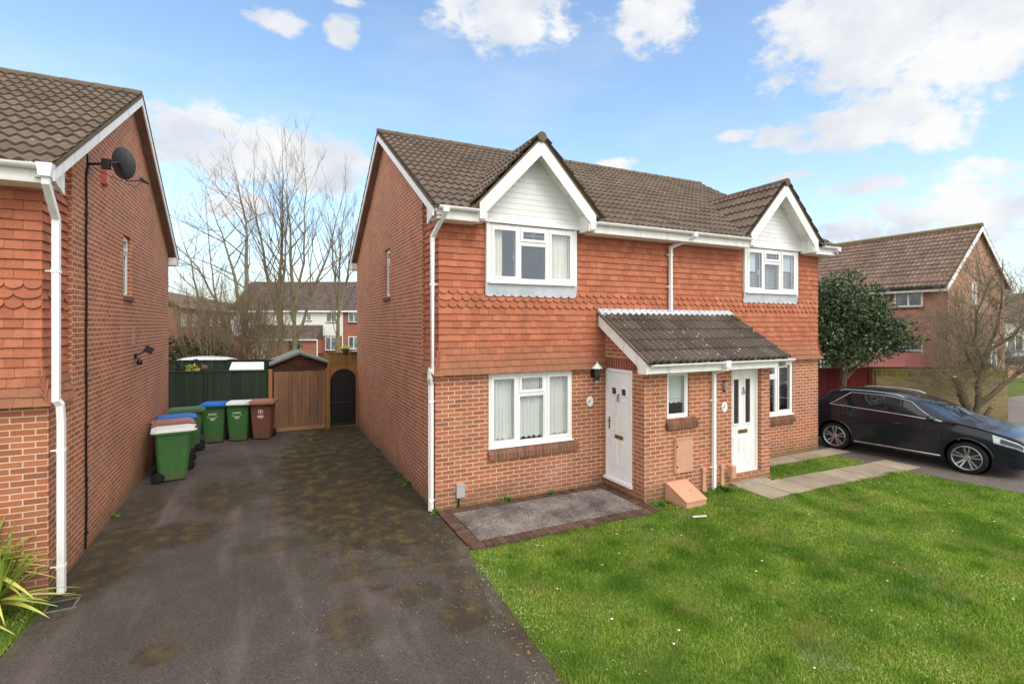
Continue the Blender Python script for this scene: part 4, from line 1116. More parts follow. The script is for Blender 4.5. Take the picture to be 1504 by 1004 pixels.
# planter on the far fence
e = thing('planter', (.02, 10.85, 2.15), 'green tub of yellow flowers on top of the brown fence', 'planter')
b = MB(); b.lathe([(0, 2.16), (.10, 2.16), (.14, 2.28), (.15, 2.29), (.13, 2.29), (0, 2.26)], (.02, 10.88, 0), n=16); b.build('tub', plain('green_tub', (58, 92, 72), (48, 80, 62), 5, .6, .3), e)
b = MB()
for k in range(130):
    a, rr = random.random()*6.28, random.random()**.5*.19; p = Vector((.02+rr*math.cos(a), 10.88+rr*math.sin(a), 2.30 + .12*random.random()*(1.2-rr*4))); d = Vector((random.uniform(-1,1), random.uniform(-1,1), random.uniform(-.3,1))).normalized()*.03; s = d.orthogonal().normalized()*.012
    b.face([p-s, p+s, p+d+s, p+d-s])
b.build('flowers', plain('yellow_flowers', (206, 200, 60), (150, 170, 50), 30, .7, .3), e)
b = MB(); b.lathe([(.0, 2.16), (.17, 2.16), (.19, 2.20), (.17, 2.21), (0, 2.185)], (.40, 10.88, 0), n=16); tag(b.build('pot_tray', plain('grey_tray', (196, 196, 190), (150, 150, 144), 8, .6, .3)), 'pale dish beside the tub of yellow flowers on the brown fence', 'dish')
# ------------------------------------------------------------------ ground
def asphalt(name, base, base2, moss, speck=.5, patches=()):
    t = NT(name)
    c = t.mix(t.val(t.noise(.45, 5, dist=.4), .35, .7), lin(base), lin(base2))
    c = t.mix(t.val(t.noise(2.4, 6, rough=.7), .45, .75, 0, .5), c, tuple(x*1.35 for x in lin(base2)[:3])+(1,))
    v = t.n('ShaderNodeTexVoronoi'); v.inputs['Scale'].default_value = 150; t.L(t.obj, v.inputs['Vector'])
    c = t.mix(.8, c, t.ramp(v.outputs['Color'], [(.2, (.5, .5, .5)), (.75, (1.3, 1.3, 1.3))]), 'MULTIPLY')
    c = t.mix(.8, c, t.ramp(t.noise(34, 6, rough=.8), [(.36, (.55, .55, .55)), (.64, (1.4, 1.38, 1.36))]), 'MULTIPLY')
    if moss:
        mp = t.n('ShaderNodeMapping'); mp.inputs['Scale'].default_value = (1.1, .16, 1); t.L(t.obj, mp.inputs[0])
        c = t.mix(t.val(t.noise(1.4, 5, mp.outputs[0], .6), .5, .7, 0, .5), c, lin((122, 112, 106)))
        mp2 = t.n('ShaderNodeMapping'); mp2.inputs['Scale'].default_value = (.9, .5, 1); mp2.inputs['Location'].default_value = (3, 7, 0); t.L(t.obj, mp2.inputs[0])
        c = t.mix(t.val(t.noise(2.2, 7, mp2.outputs[0], .7), .5, .66, 0, .5), c, lin((66, 59, 54)))
    # pale grit
    v2 = t.n('ShaderNodeTexVoronoi'); v2.inputs['Scale'].default_value = 11; t.L(t.obj, v2.inputs['Vector'])
    g = t.math('MULTIPLY', t.val(v2.outputs['Distance'], .035, .06, 1, 0), t.val(t.noise(.9, 4), .5, .62, 0, speck))
    c = t.mix(g, c, lin((190, 186, 178)))
    if moss:
        sep = t.n('ShaderNodeSeparateXYZ'); t.L(t.obj, sep.inputs[0])
        wob = t.math('MULTIPLY', t.math('SUBTRACT', t.noise(2.2, 8, rough=.75), .5), 7.0)
        total = None
        # (x, y, rx, ry, amount): damp mossy areas of the drive
        for (x, y, rx, ry, am) in moss:
            dx = t.math('DIVIDE', t.math('SUBTRACT', sep.outputs[0], x), rx); dy = t.math('DIVIDE', t.math('SUBTRACT', sep.outputs[1], y), ry)
            d = t.math('SQRT', t.math('ADD', t.math('MULTIPLY', dx, dx), t.math('MULTIPLY', dy, dy)))
            f = t.val(t.math('ADD', d, t.math('MULTIPLY', wob, .28)), .80, 1.12, am, 0)
            total = f if total is None else t.math('MAXIMUM', total, f)
        mc = t.ramp(t.noise(3.5, 6, rough=.7), [(.32, lin((46, 41, 30))), (.5, lin((58, 51, 33))), (.68, lin((98, 85, 42)))])
        mc = t.mix(.6, mc, t.ramp(t.noise(70, 3), [(.3, (.6, .6, .6)), (.7, (1.3, 1.3, 1.3))]), 'MULTIPLY')
        c = t.mix(total, c, mc)
        c = t.mix(t.val(t.noise(1.5, 5), .58, .72, 0, .45), c, lin((78, 68, 44)))
    t.col(c); t.rough(t.val(t.noise(.6, 4), .3, .7, .75, .95), .25)
    t.bump(t.math('ADD', v.outputs['Distance'], t.noise(40, 4)), .45, .008)
    return t.m
M['drive'] = asphalt('drive_tarmac', (72, 65, 60), (88, 80, 74), [
    (-1.15, 3.0, 1.3, 4.7, .95), (-.6, 7.0, 1.0, 1.6, .85), (-.35, .6, .55, 2.6, .8), (-3.25, 2.6, .75, 1.1, .7), (-3.9, .8, .8, .55, .75), (-4.6, .3, .5, 1.6, .8),
    (-2.9, 4.9, .7, .5, .5), (-4.5, 2.0, .35, 1.6, .6), (-1.0, -2.4, .32, .28, .55), (-.62, -3.05, .30, .34, .7), (-.35, -2.35, .25, .5, .6), (-1.75, -2.75, .3, .4, .55), (-3.55, -2.4, .2, .2, .7), (-2.0, -.2, 1.1, .3, .5), (-.25, -3.6, .25, .4, .6)])
M['road'] = asphalt('road_tarmac', (118, 113, 108), (134, 129, 123), None, .2)
M['drive_right'] = asphalt('parking_tarmac', (98, 91, 85), (114, 107, 100), None, .3)
M['soil'] = plain('soil', (70, 62, 44), (52, 50, 34), 1.5, .95, .1, .5, 20)
M['lawnbase'] = plain('lawn_turf', (96, 108, 48), (74, 92, 34), 1.2, .95, .1, .5, 60)
M['slabs'] = None
def sheet(name, pts, z, m, cell=None, label=None):
    mb = MB(); mb.face([(x, y, z) for x, y in pts]); o = mb.build(name, m, origin=(0, 0, 0)); return tag(o, kind='structure')
sheet('ground', [(-400, -400), (400, -400), (400, 400), (-400, 400)], -.03, M['lawnbase'])
sheet('driveway', [(-4.9, -.5), (-4.78, -.72), (-4.83, -1.8), (-5.6, -9), (-.6, -9), (-.22, -4.5), (-.06, -1.75), (-.0, -1.66), (0, 8.3), (-2.5, 8.3), (-5.05, 9.1), (-5.05, -.4)], 0.0, M['drive'])
sheet('parking_bay', [(9.86, -.03), (9.86, -2.04), (10.25, -4.0), (10.6, -12), (15.6, -12), (15.6, 8), (10.1, 8), (10.1, -.03)], -.004, M['drive_right'])
sheet('road', [(15.6, -12), (15.6, 8), (22.0, 2.2), (32, 2.4), (60, -3), (60, -60), (-40, -60), (-40, -9), (10.6, -9)], -.016, M['road'])
sheet('lawn', [(-.06, -1.7), (-.22, -4.5), (-.5, -8.0), (10.4, -8), (10.25, -4.0), (9.86, -2.0), (9.86, 0), (3.3, 0), (3.3, -1.64)], -.012, M['lawnbase'])
sheet('lawn', [(-4.86, -.7), (-4.86, -1.8), (-5.6, -8.5), (-9.5, -8.5), (-9.5, -.6)], -.012, M['lawnbase'])

# brick-edged slab by the door
def concrete_mat():
    t = NT('washed_concrete')
    c = t.mix(t.val(t.noise(1.6, 6, rough=.65), .38, .66), lin((140, 132, 126)), lin((84, 78, 76)))
    v = t.n('ShaderNodeTexVoronoi'); v.inputs['Scale'].default_value = 70; t.L(t.obj, v.inputs['Vector'])
    c = t.mix(.9, c, t.ramp(v.outputs['Color'], [(.2, (.45, .45, .45)), (.8, (1.45, 1.42, 1.4))]), 'MULTIPLY')
    t.col(c); t.rough(.9, .2); t.bump(v.outputs['Distance'], .5, .006); return t.m
e = thing('door_apron', (1.7, -.8, 0), 'grey pebbled concrete slab edged with dark red bricks under the net curtained window', 'paved slab')
b = MB(); b.box(.22, 3.22, -1.42, -.25, -.02, .026); b.build('concrete', concrete_mat(), e)
b = MB()
def brick_row(x0, x1, y0, y1, along, z=.022):
    s = x0 if along == 'x' else y0; end = x1 if along == 'x' else y1
    while s < end - .03:
        q = min(s+.112, end); dz = random.uniform(-.003, .003); r = random.random()
        if along == 'x': b.box(s+.004, q-.004, y0, y1, -.03, z+dz, r=r)
        else: b.box(x0, x1, s+.004, q-.004, -.03, z+dz, r=r)
        s += .112
brick_row(.02, 3.42, -1.645, -1.43, 'x'); brick_row(.02, 3.44, -.24, -.02, 'x'); brick_row(.01, .21, -1.42, -.25, 'y'); brick_row(3.23, 3.44, -1.42, -.25, 'y')
b.build('brick_edging', M['edging'], e)
b = MB(); b.box(.01, 3.44, -1.64, -.01, -.035, .006); b.build('mortar_bed', plain('dark_mortar', (92, 84, 72), (66, 66, 48), 6, .9, .2), e)
# paving path to the right-hand door
M['slab'] = plain('concrete_paving', (172, 158, 140), (146, 134, 114), 2.2, .88, .25, .35, 60, rndamt=.35)
e = thing('paving_path', (7.8, -1.65, 0), 'path of pale concrete slabs crossing the lawn to the glazed door', 'path')
b = MB(); x = 5.66
while x < 9.86:
    w = .60; yy = -1.30 - (x-5.66)*.02
    b.box(x+.006, x+w-.006, yy-.71+random.uniform(-.01, .01), yy+random.uniform(-.01, .01), -.03, .012+random.uniform(-.004, .005)); x += w
b.build('slab', M['slab'], e)
b = MB(); x = 6.9
while x < 10.0:
    b.box(x+.006, x+.594, -.56+random.uniform(-.01, .01), -.10, -.03, .006+random.uniform(-.004, .005)); x += .6
tag(b.build('paving_strip', M['slab']), 'row of mossy slabs along the foot of the wall behind the porch', 'path')
e = thing('drain_grate', (-4.64, -.93, 0), 'dark drain grating in the drive below the left rain pipe', 'drain')
b = MB()
for q in ((-4.78, -4.755, -1.06, -.80), (-4.525, -4.50, -1.06, -.80), (-4.755, -4.525, -1.06, -1.035), (-4.755, -4.525, -.825, -.80)): b.box(*q, -.01, .012)
b.build('frame', plain('pale_concrete_rim', (120, 114, 98), (90, 92, 66), 8, .9, .2), e)
b = MB()
for k in range(9): b.box(-4.752+.0255*k, -4.752+.0255*k+.014, -1.034, -.826, -.01, .009)
b.build('grille', plain('cast_iron', (52, 56, 60), (40, 42, 45), 12, .6, .4), e)
b = MB(); b.prism([(3.66, -2.13, .03), (3.68, -2.10, .03), (3.88, -2.20, .045), (3.86, -2.23, .045)], (0, 0, .015)); tag(b.build('plastic_offcut', M['lid_white']), 'short white strip lying on the lawn before the wedge-shaped box', 'litter')

# ------------------------------------------------------------------ grass blades (one mesh per lawn)
def grass_mat():
    t = NT('grass_blade')
    c = t.ramp(t.rnd(), [(0, lin((92, 126, 34))), (.35, lin((130, 164, 54))), (.65, lin((162, 190, 78))), (.88, lin((202, 204, 118))), (1, lin((224, 214, 158)))])
    c = t.mix(t.val(t.noise(.8, 6, rough=.65), .42, .62), c, t.mix(.75, c, lin((84, 128, 34))))
    c = t.mix(t.val(t.noise(1.3, 6, rough=.7), .52, .68, 0, .65), c, lin((172, 168, 94)))
    c = t.mix(t.val(t.noise(.5, 7, rough=.75), .58, .68, 0, .4), c, lin((176, 192, 150)))
    t.col(c); t.rough(.6, .25)
    ts = t.n('ShaderNodeBsdfTranslucent'); t.L(c, ts.inputs[0])
    mx = t.n('ShaderNodeMixShader'); mx.inputs[0].default_value = .42
    t.L(t.b.outputs[0], mx.inputs[1]); t.L(ts.outputs[0], mx.inputs[2]); t.L(mx.outputs[0], t.out.inputs[0]); return t.m
M['grass'] = grass_mat()
def blades(name, rects, excl, n, cam=(-2.58, -8.29), hbase=.026, seed=1, clumps=()):
    rng = np.random.default_rng(seed)
    X = []; 
    xs0 = min(r[0] for r in rects); xs1 = max(r[1] for r in rects); ys0 = min(r[2] for r in rects); ys1 = max(r[3] for r in rects)
    P = np.empty((0, 2))
    while len(P) < n:
        q = np.column_stack([rng.uniform(xs0, xs1, n*2), rng.uniform(ys0, ys1, n*2)])
        ok = np.zeros(len(q), bool)
        for r in rects: ok |= (q[:,0] > r[0]) & (q[:,0] < r[1]) & (q[:,1] > r[2]) & (q[:,1] < r[3])
        for r in excl: ok &= ~((q[:,0] > r[0]) & (q[:,0] < r[1]) & (q[:,1] > r[2]) & (q[:,1] < r[3]))
        d = np.hypot(q[:,0]-cam[0], q[:,1]-cam[1])
        # only the wedge the photograph takes in plus a margin is dense
        ok &= rng.random(len(q)) < np.clip(4.2/d, 0, 1)**1.1
        # left edge follows the drive
        if xs0 > -2: ok &= q[:,0] > np.interp(q[:,1], [-8, -4.5, -1.7, 0], [-.5, -.2, -.04, 0]) + .03*np.sin(q[:,1]*9) + rng.normal(0, .025, len(q))
        else: ok &= q[:,0] < np.interp(q[:,1], [-8.5, -1.8, -.7], [-5.6, -4.86, -4.88]) + .03*np.sin(q[:,1]*7) + rng.normal(0, .02, len(q))
        P = np.vstack([P, q[ok]])
    P = P[:n]
    f = np.zeros(n)
    for k, (ax, ay, ph) in enumerate([(1.1,.7,0),(2.3,-1.7,1),(.6,2.9,2),(4.1,1.3,3),(-3.3,4.7,4),(7,5,5),(-8,6,.4)]): f += np.sin(P[:,0]*ax + P[:,1]*ay + ph)/(1+.35*k)
    f = (f - f.min())/(f.max()-f.min())
    h = hbase*(.35 + 1.2*f)*rng.uniform(.3, 1.6, n)
    rv = np.clip(rng.normal(.48, .25, n) - .25*(f-.5), 0, 1)
    if seed == 1:
        clumps = list(clumps) + [(rng.uniform(0, 9.5), rng.uniform(-7, -1.8), rng.uniform(.06, .26), rng.uniform(.008, .03)) for _ in range(130)]
    for (x, y, ra, hh) in clumps:
        d = np.hypot(P[:,0]-x, P[:,1]-y)/ra; w = np.exp(-d**2*1.5); h += hh*w*rng.uniform(.3, 1, n); rv = rv*(1-.75*w)
    dist = np.hypot(P[:,0]-cam[0], P[:,1]-cam[1])
    wd = (.0024 + .0006*dist)*rng.uniform(.7, 1.4, n)
    a = rng.uniform(0, 2*PI, n); lean = rng.uniform(.2, 1.1, n)*h; la = rng.uniform(0, 2*PI, n)
    v = np.zeros((n, 3, 3), np.float32)
    v[:,0,0] = P[:,0]-np.cos(a)*wd; v[:,0,1] = P[:,1]-np.sin(a)*wd
    v[:,1,0] = P[:,0]+np.cos(a)*wd; v[:,1,1] = P[:,1]+np.sin(a)*wd
    v[:,2,0] = P[:,0]+np.cos(la)*lean; v[:,2,1] = P[:,1]+np.sin(la)*lean; v[:,2,2] = h
    v[:,:2,2] = -.014; v[:,2,2] -= .01
    me = bpy.data.meshes.new(name); me.vertices.add(n*3); me.loops.add(n*3); me.polygons.add(n)
    me.vertices.foreach_set('co', v.ravel()); me.loops.foreach_set('vertex_index', np.arange(n*3, dtype=np.int32))
    me.polygons.foreach_set('loop_start', np.arange(0, n*3, 3, dtype=np.int32)); me.polygons.foreach_set('loop_total', np.full(n, 3, np.int32))
    at = me.attributes.new('rnd', 'FLOAT', 'FACE'); at.data.foreach_set('value', rv.astype(np.float32))
    me.materials.append(M['grass']); me.update(calc_edges=True)
    o = bpy.data.objects.new(name, me); COL.objects.link(o); return tag(o, kind='stuff')
LAWN_EX = [(-.1, 3.44, -1.64, .1), (3.44, 6.74, -1.185, .1), (5.68, 9.84, -2.03, -1.31), (6.9, 10.1, -.57, 0), (5.6, 6.6, -1.4, -1.1), (3.92, 4.4, -1.73, -1.1), (10.15, 12, -4, -2)]
blades('grass', [(-.5, 9.86, -7.8, 0), (9.86, 10.3, -7.8, -3.2)], LAWN_EX, 480000, clumps=[(1.35, -2.75, .22, .07), (5.25, -1.32, .22, .11), (7.6, -4.0, .3, .05), (4.7, -1.3, .18, .06), (5.5, -1.45, .2, .08)])
blades('grass', [(-8, -4.8, -5, -.65)], [], 50000, seed=3, clumps=())
# clover and daisy leaves spread flat among the grass
rng = random.Random(8); b = MB()
spots = [(rng.uniform(4.2, 9.4), rng.uniform(-5.5, -2.2), rng.uniform(.15, .6)) for _ in range(22)] + [(rng.uniform(.2, 9), rng.uniform(-6, -1.9), rng.uniform(.1, .3)) for _ in range(40)] + [(rng.uniform(-.15, .15), rng.uniform(-4.3, -1.9), .09) for _ in range(22)]
for (x, y, ra) in spots:
    for k in range(int(10 + 45*ra)):
        a, q = rng.uniform(0, 6.28), ra*rng.random()**.6; px, py = x+q*math.cos(a), y+q*math.sin(a); l = rng.uniform(.008, .019); t = rng.uniform(0, 6.28); z = rng.uniform(.008, .024); w_ = l*.42
        u = (math.cos(t), math.sin(t)); b.face([(px, py, z), (px+u[0]*l-u[1]*w_, py+u[1]*l+u[0]*w_, z+.008), (px+2*l*u[0], py+2*l*u[1], z-.003), (px+u[0]*l+u[1]*w_, py+u[1]*l-u[0]*w_, z+.008)], r=rng.random())
cm_ = NT('clover_leaf'); cm_.col(cm_.ramp(cm_.rnd(), [(0, lin((96, 136, 54))), (.6, lin((122, 156, 72))), (1, lin((160, 182, 118)))])); cm_.rough(.5, .4)
tag(b.build('clover', cm_.m), kind='stuff')
# daisies
rng = random.Random(5); b = MB()
for k in range(34):
    x, y = rng.uniform(.5, 8.5), rng.uniform(-5.6, -1.9); z = .034; r0 = rng.uniform(.010, .015)
    b.face([(x+r0*math.cos(t), y+r0*math.sin(t), z) for t in [2*PI*i/7 for i in range(7)]])
tag(b.build('daisies', plain('daisy_white', (236, 236, 226), (226, 226, 200), 30, .7, .2)), kind='stuff')
# dead leaves and grit along the drive edge
b = MB()
for k in range(760):
    if k < 240: x, y = rng.uniform(-.32, .02) - .0, rng.uniform(-4.6, -.1); x += np.interp(y, [-4.6, -1.7, 0], [-.16, 0, .04])*1.0
    elif k < 640: x, y = -.25 - 2.2*rng.random()**1.6, rng.uniform(-4.8, -.8)
    else: x, y = rng.uniform(-4.8, -.3), rng.uniform(-5, 6)
    s = rng.uniform(.005, .014) if k < 240 else rng.uniform(.004, .012); a = rng.uniform(0, 6.28)
    b.face([(x+s*math.cos(a+t)*rng.uniform(.5, 1), y+s*math.sin(a+t)*rng.uniform(.5, 1), .004+rng.uniform(0, .006)) for t in (0, 1.6, 3.1, 4.7)], r=rng.random())
tag(b.build('leaf_litter', plain('pale_grit', (176, 166, 140), (128, 112, 76), 3, .9, .2)), kind='stuff')

# ------------------------------------------------------------------ small plants
M['leaf'] = plain('weed_leaf', (92, 124, 52), (64, 96, 38), 12, .6, .3, rndamt=.3)
def weed(loc, size, label, n=40, seed=0):
    r = random.Random(seed); b = MB(); x, y, z = loc
    for k in range(n):
        a = r.uniform(0, 6.28); L = size*r.uniform(.4, 1); el = r.uniform(.2, 1.3)
        c = Vector((x + size*.3*r.uniform(-1, 1), y + size*.3*r.uniform(-1, 1), z))
        d = Vector((math.cos(a)*math.cos(el), math.sin(a)*math.cos(el), math.sin(el))); s = d.orthogonal().normalized()*L*.16
        p1 = c + d*L*.55; p2 = c + d*L - Vector((0, 0, L*.2))
        b.face([c, p1 - s, p2, p1 + s], r=r.random())
    o = b.build('weed', M['leaf']); return tag(o, label, 'weed')
weed((-.03, -.10, 0), .13, 'leafy weed at the foot of the rain pipe on the house corner', 60, 1)
weed((1.30, -.10, .02), .13, 'bushy weed growing from the wall above the slab, left of two', 60, 2)
weed((2.18, -.09, .02), .10, 'bushy weed growing from the wall above the slab, right of two', 45, 3)
weed((-.06, 1.60, 0), .14, 'green weed against the gable wall, nearest of the row', 50, 4)
weed((-.06, 2.25, 0), .10, 'green weed against the gable wall just beyond the nearest one', 40, 5)
weed((-.07, 4.6, 0), .13, 'pale weed against the gable wall halfway down the drive', 40, 6)
weed((-1.35, 6.6, 0), .16, 'flat weed in the tarmac in front of the board gate', 45, 7)
weed((3.62, -1.42, 0), .12, 'straggly weed at the porch corner beside the bare soil', 50, 8)
weed((-4.82, 2.1, 0), .12, 'small weed at the foot of the left gable wall', 40, 9)
weed((5.22, -1.36, 0), .2, 'tall leafy weed around the foot of the porch rain pipe', 90, 10)
sheet('bare_soil', [(3.5, -1.5), (3.6, -1.25), (3.9, -1.3), (3.92, -1.75), (3.7, -1.8)], -.006, M['soil'])

def sword_plant(x, y, label):
    e = thing('cordyline', (x, y, 0), label, 'plant'); r = random.Random(11)
    mt = NT('sword_leaf'); c = mt.ramp(mt.rnd(), [(0, lin((112, 142, 52))), (.6, lin((168, 180, 76))), (1, lin((208, 200, 110)))]); mt.col(c); mt.rough(.45, .4)
    for hi, (hx, hy, hz) in enumerate(((-.12, .12, .52), (.08, -.08, .24), (-.42, .05, .6), (-.25, -.25, .3))):
        b = MB()
        for k in range(70):
            a = r.uniform(0, 6.28); el = r.uniform(.35, 1.5) if r.random() < .78 else r.uniform(-.3, .35); L = r.uniform(.5, .8); w = r.uniform(.022, .034)
            d = Vector((math.cos(a)*math.cos(el), math.sin(a)*math.cos(el), math.sin(el))); side = Vector((-math.sin(a), math.cos(a), 0))
            p = Vector((x+hx, y+hy, hz)); pts = []
            for i in range(6):
                t = i/5; q = p + d*L*t + Vector((0, 0, -.13*t*t*(1.2 - el*.7)*L/.5)); pts.append((q, w*(1 - t**1.6)*(.5 + 1.4*min(t*2, .5))))
            rv = r.random()*.8 if el > .2 else r.uniform(.6, 1)
            for (q0, w0), (q1, w1) in zip(pts, pts[1:]):
                up = Vector((0, 0, .35))
                b.face([q0 - side*w0, q0 - up*w0, q1 - up*w1, q1 - side*w1], r=rv); b.face([q0 - up*w0, q0 + side*w0, q1 + side*w1, q1 - up*w1], r=rv)
        b.build('leaf_rosette', mt.m, e)
        s = MB(); s.tube([(x+hx*.4, y+hy*.4, 0), (x+hx, y+hy, hz)], [.05, .04], 8); s.build('stem', plain('plant_stem', (96, 84, 60), (70, 62, 46), 10, .9, .2), e)
sword_plant(-5.22, -1.0, 'spiky yellow-green sword-leaved plant at the foot of the left house')
# ------------------------------------------------------------------ cars
def interp(tab, x):
    """smooth (Catmull-Rom style) interpolation of a sorted table"""
    if x <= tab[0][0]: return tab[0][1]
    if x >= tab[-1][0]: return tab[-1][1]
    for i in range(len(tab)-1):
        if tab[i][0] <= x <= tab[i+1][0]: break
    x0, y0 = tab[i]; x1, y1 = tab[i+1]; h = x1-x0
    m0 = (y1 - tab[i-1][1])/(x1 - tab[i-1][0]) if i > 0 else (y1-y0)/h
    m1 = (tab[i+2][1] - y0)/(tab[i+2][0] - x0) if i+2 < len(tab) else (y1-y0)/h
    t = (x-x0)/h
    return (2*t**3-3*t**2+1)*y0 + (t**3-2*t**2+t)*h*m0 + (-2*t**3+3*t**2)*y1 + (t**3-t**2)*h*m1
CT = [(0, .74), (.03, .98), (.12, 1.15), (.3, 1.29), (.5, 1.43), (.68, 1.535), (.85, 1.57), (1.1, 1.59), (1.4, 1.60), (1.9, 1.595), (2.3, 1.55), (2.6, 1.46), (2.9, 1.325), (3.2, 1.17), (3.32, 1.125), (3.5, 1.085), (3.8, 1.025), (4.1, .945), (4.25, .875), (4.34, .74), (4.39, .58)]
CB = [(0, .70), (.05, .98), (.15, 1.12), (.5, 1.165), (1.0, 1.15), (2.0, 1.11), (2.9, 1.075), (3.2, 1.06), (3.5, 1.02), (3.8, .96), (4.1, .86), (4.25, .78), (4.34, .66), (4.39, .52)]
CW = [(0, .60), (.06, .74), (.2, .83), (.5, .885), (.9, .91), (2.0, .905), (3.0, .91), (3.4, .905), (3.8, .87), (4.1, .77), (4.25, .67), (4.34, .56), (4.39, .45)]
CZ = [(0, .40), (.15, .32), (.5, .25), (1.2, .24), (3.2, .24), (3.8, .22), (4.2, .22), (4.34, .26), (4.39, .32)]
def csec(l):
    zt, zb, w, z0 = interp(CT, l), interp(CB, l), interp(CW, l), interp(CZ, l)
    zb = min(zb, zt - .012); hgt = zt - zb
    ze = zt - min(.065, .45*hgt); inset = .05*min(1, hgt/.2) + .23*max(0, ze-zb-.04)/.5
    return zt, zb, w, z0, ze, w - inset
def cpt(l, part, t, side):
    """point on the body surface. part 0 side (t 0 sill..1 belt), 1 greenhouse, 2 roof/hood (t 0 edge..1 centre)"""
    zt, zb, w, z0, ze, wr = csec(l)
    if part == 0:
        z = z0 + (zb-z0)*t; u = (z - (z0+.58*(zb-z0)))/(zb-z0)
        y = w*(1 - .10*max(0, -u)**2*1.6 - .16*max(0, u)**2) + .0
        y -= .012*math.exp(-((t-.42)/.10)**2)          # hollow in the doors
        y += .010*math.exp(-((t-.80)/.05)**2)          # shoulder crease
    elif part == 1:
        w1 = w*(1-.16*.38**2)
        y = w1 + (wr-w1)*t + .018*math.sin(PI*t)*min(1, (ze-zb)/.3); z = zb + (ze-zb)*t
    else:
        y = wr*(1-t); z = ze + (zt-ze)*(1 - (1-t)**2.4)
    return Vector((l, -y if side < 0 else y, z))
def cpatch(mb, part, l0, l1, t0, t1, side, off, nl=10, nt=6, mi=0):
    """patch of body surface pushed out by off; l0/l1 may depend on t"""
    f0 = l0 if callable(l0) else (lambda t: l0); f1 = l1 if callable(l1) else (lambda t: l1)
    rows = []
    for j in range(nt+1):
        t = t0 + (t1-t0)*j/nt; row = []
        for i in range(nl+1):
            l = f0(t) + (f1(t)-f0(t))*i/nl; e = .004
            p = cpt(l, part, t, side); a = cpt(l+e, part, t, side) - cpt(l-e, part, t, side)
            tt = min(max(t, .01), .99); b = cpt(l, part, tt+.008, side) - cpt(l, part, tt-.008, side)
            n = a.cross(b); n.normalize()
            if n.y*(1 if side > 0 else -1) < 0 and part < 2: n = -n
            if part == 2 and n.z < 0: n = -n
            row.append(p + n*off)
        rows.append(row)
    mb.grid(rows, mi=mi, r=.5)
def ctube(mb, part, ls, t, side, off, rad):
    pts = []
    for l in ls:
        tv = t(l) if callable(t) else t
        p = cpt(l, part, tv, side); pts.append(p + Vector((0, off if side > 0 else -off, off*.4)))
    mb.tube(pts, rad, 6)
def car_paint(name, c):
    t = NT(name); t.col(lin(c)); t.rough(.22, .4); t.b.inputs['Coat Weight'].default_value = .35; t.b.inputs['Coat Roughness'].default_value = .04
    t.b.inputs['Metallic'].default_value = .0; return t.m
M['carglass'] = plain('dark_car_glass', (30, 34, 38), (22, 25, 28), 2, .03, .7)
M['alloy'] = plain('alloy_wheel', (184, 186, 190), (160, 162, 166), 8, .28, .5, metal=.75)
M['headlamp'] = plain('headlamp', (214, 220, 228), (150, 156, 165), 14, .06, .7)
WH = [(.87, -1), (.87, 1), (3.47, -1), (3.47, 1)]
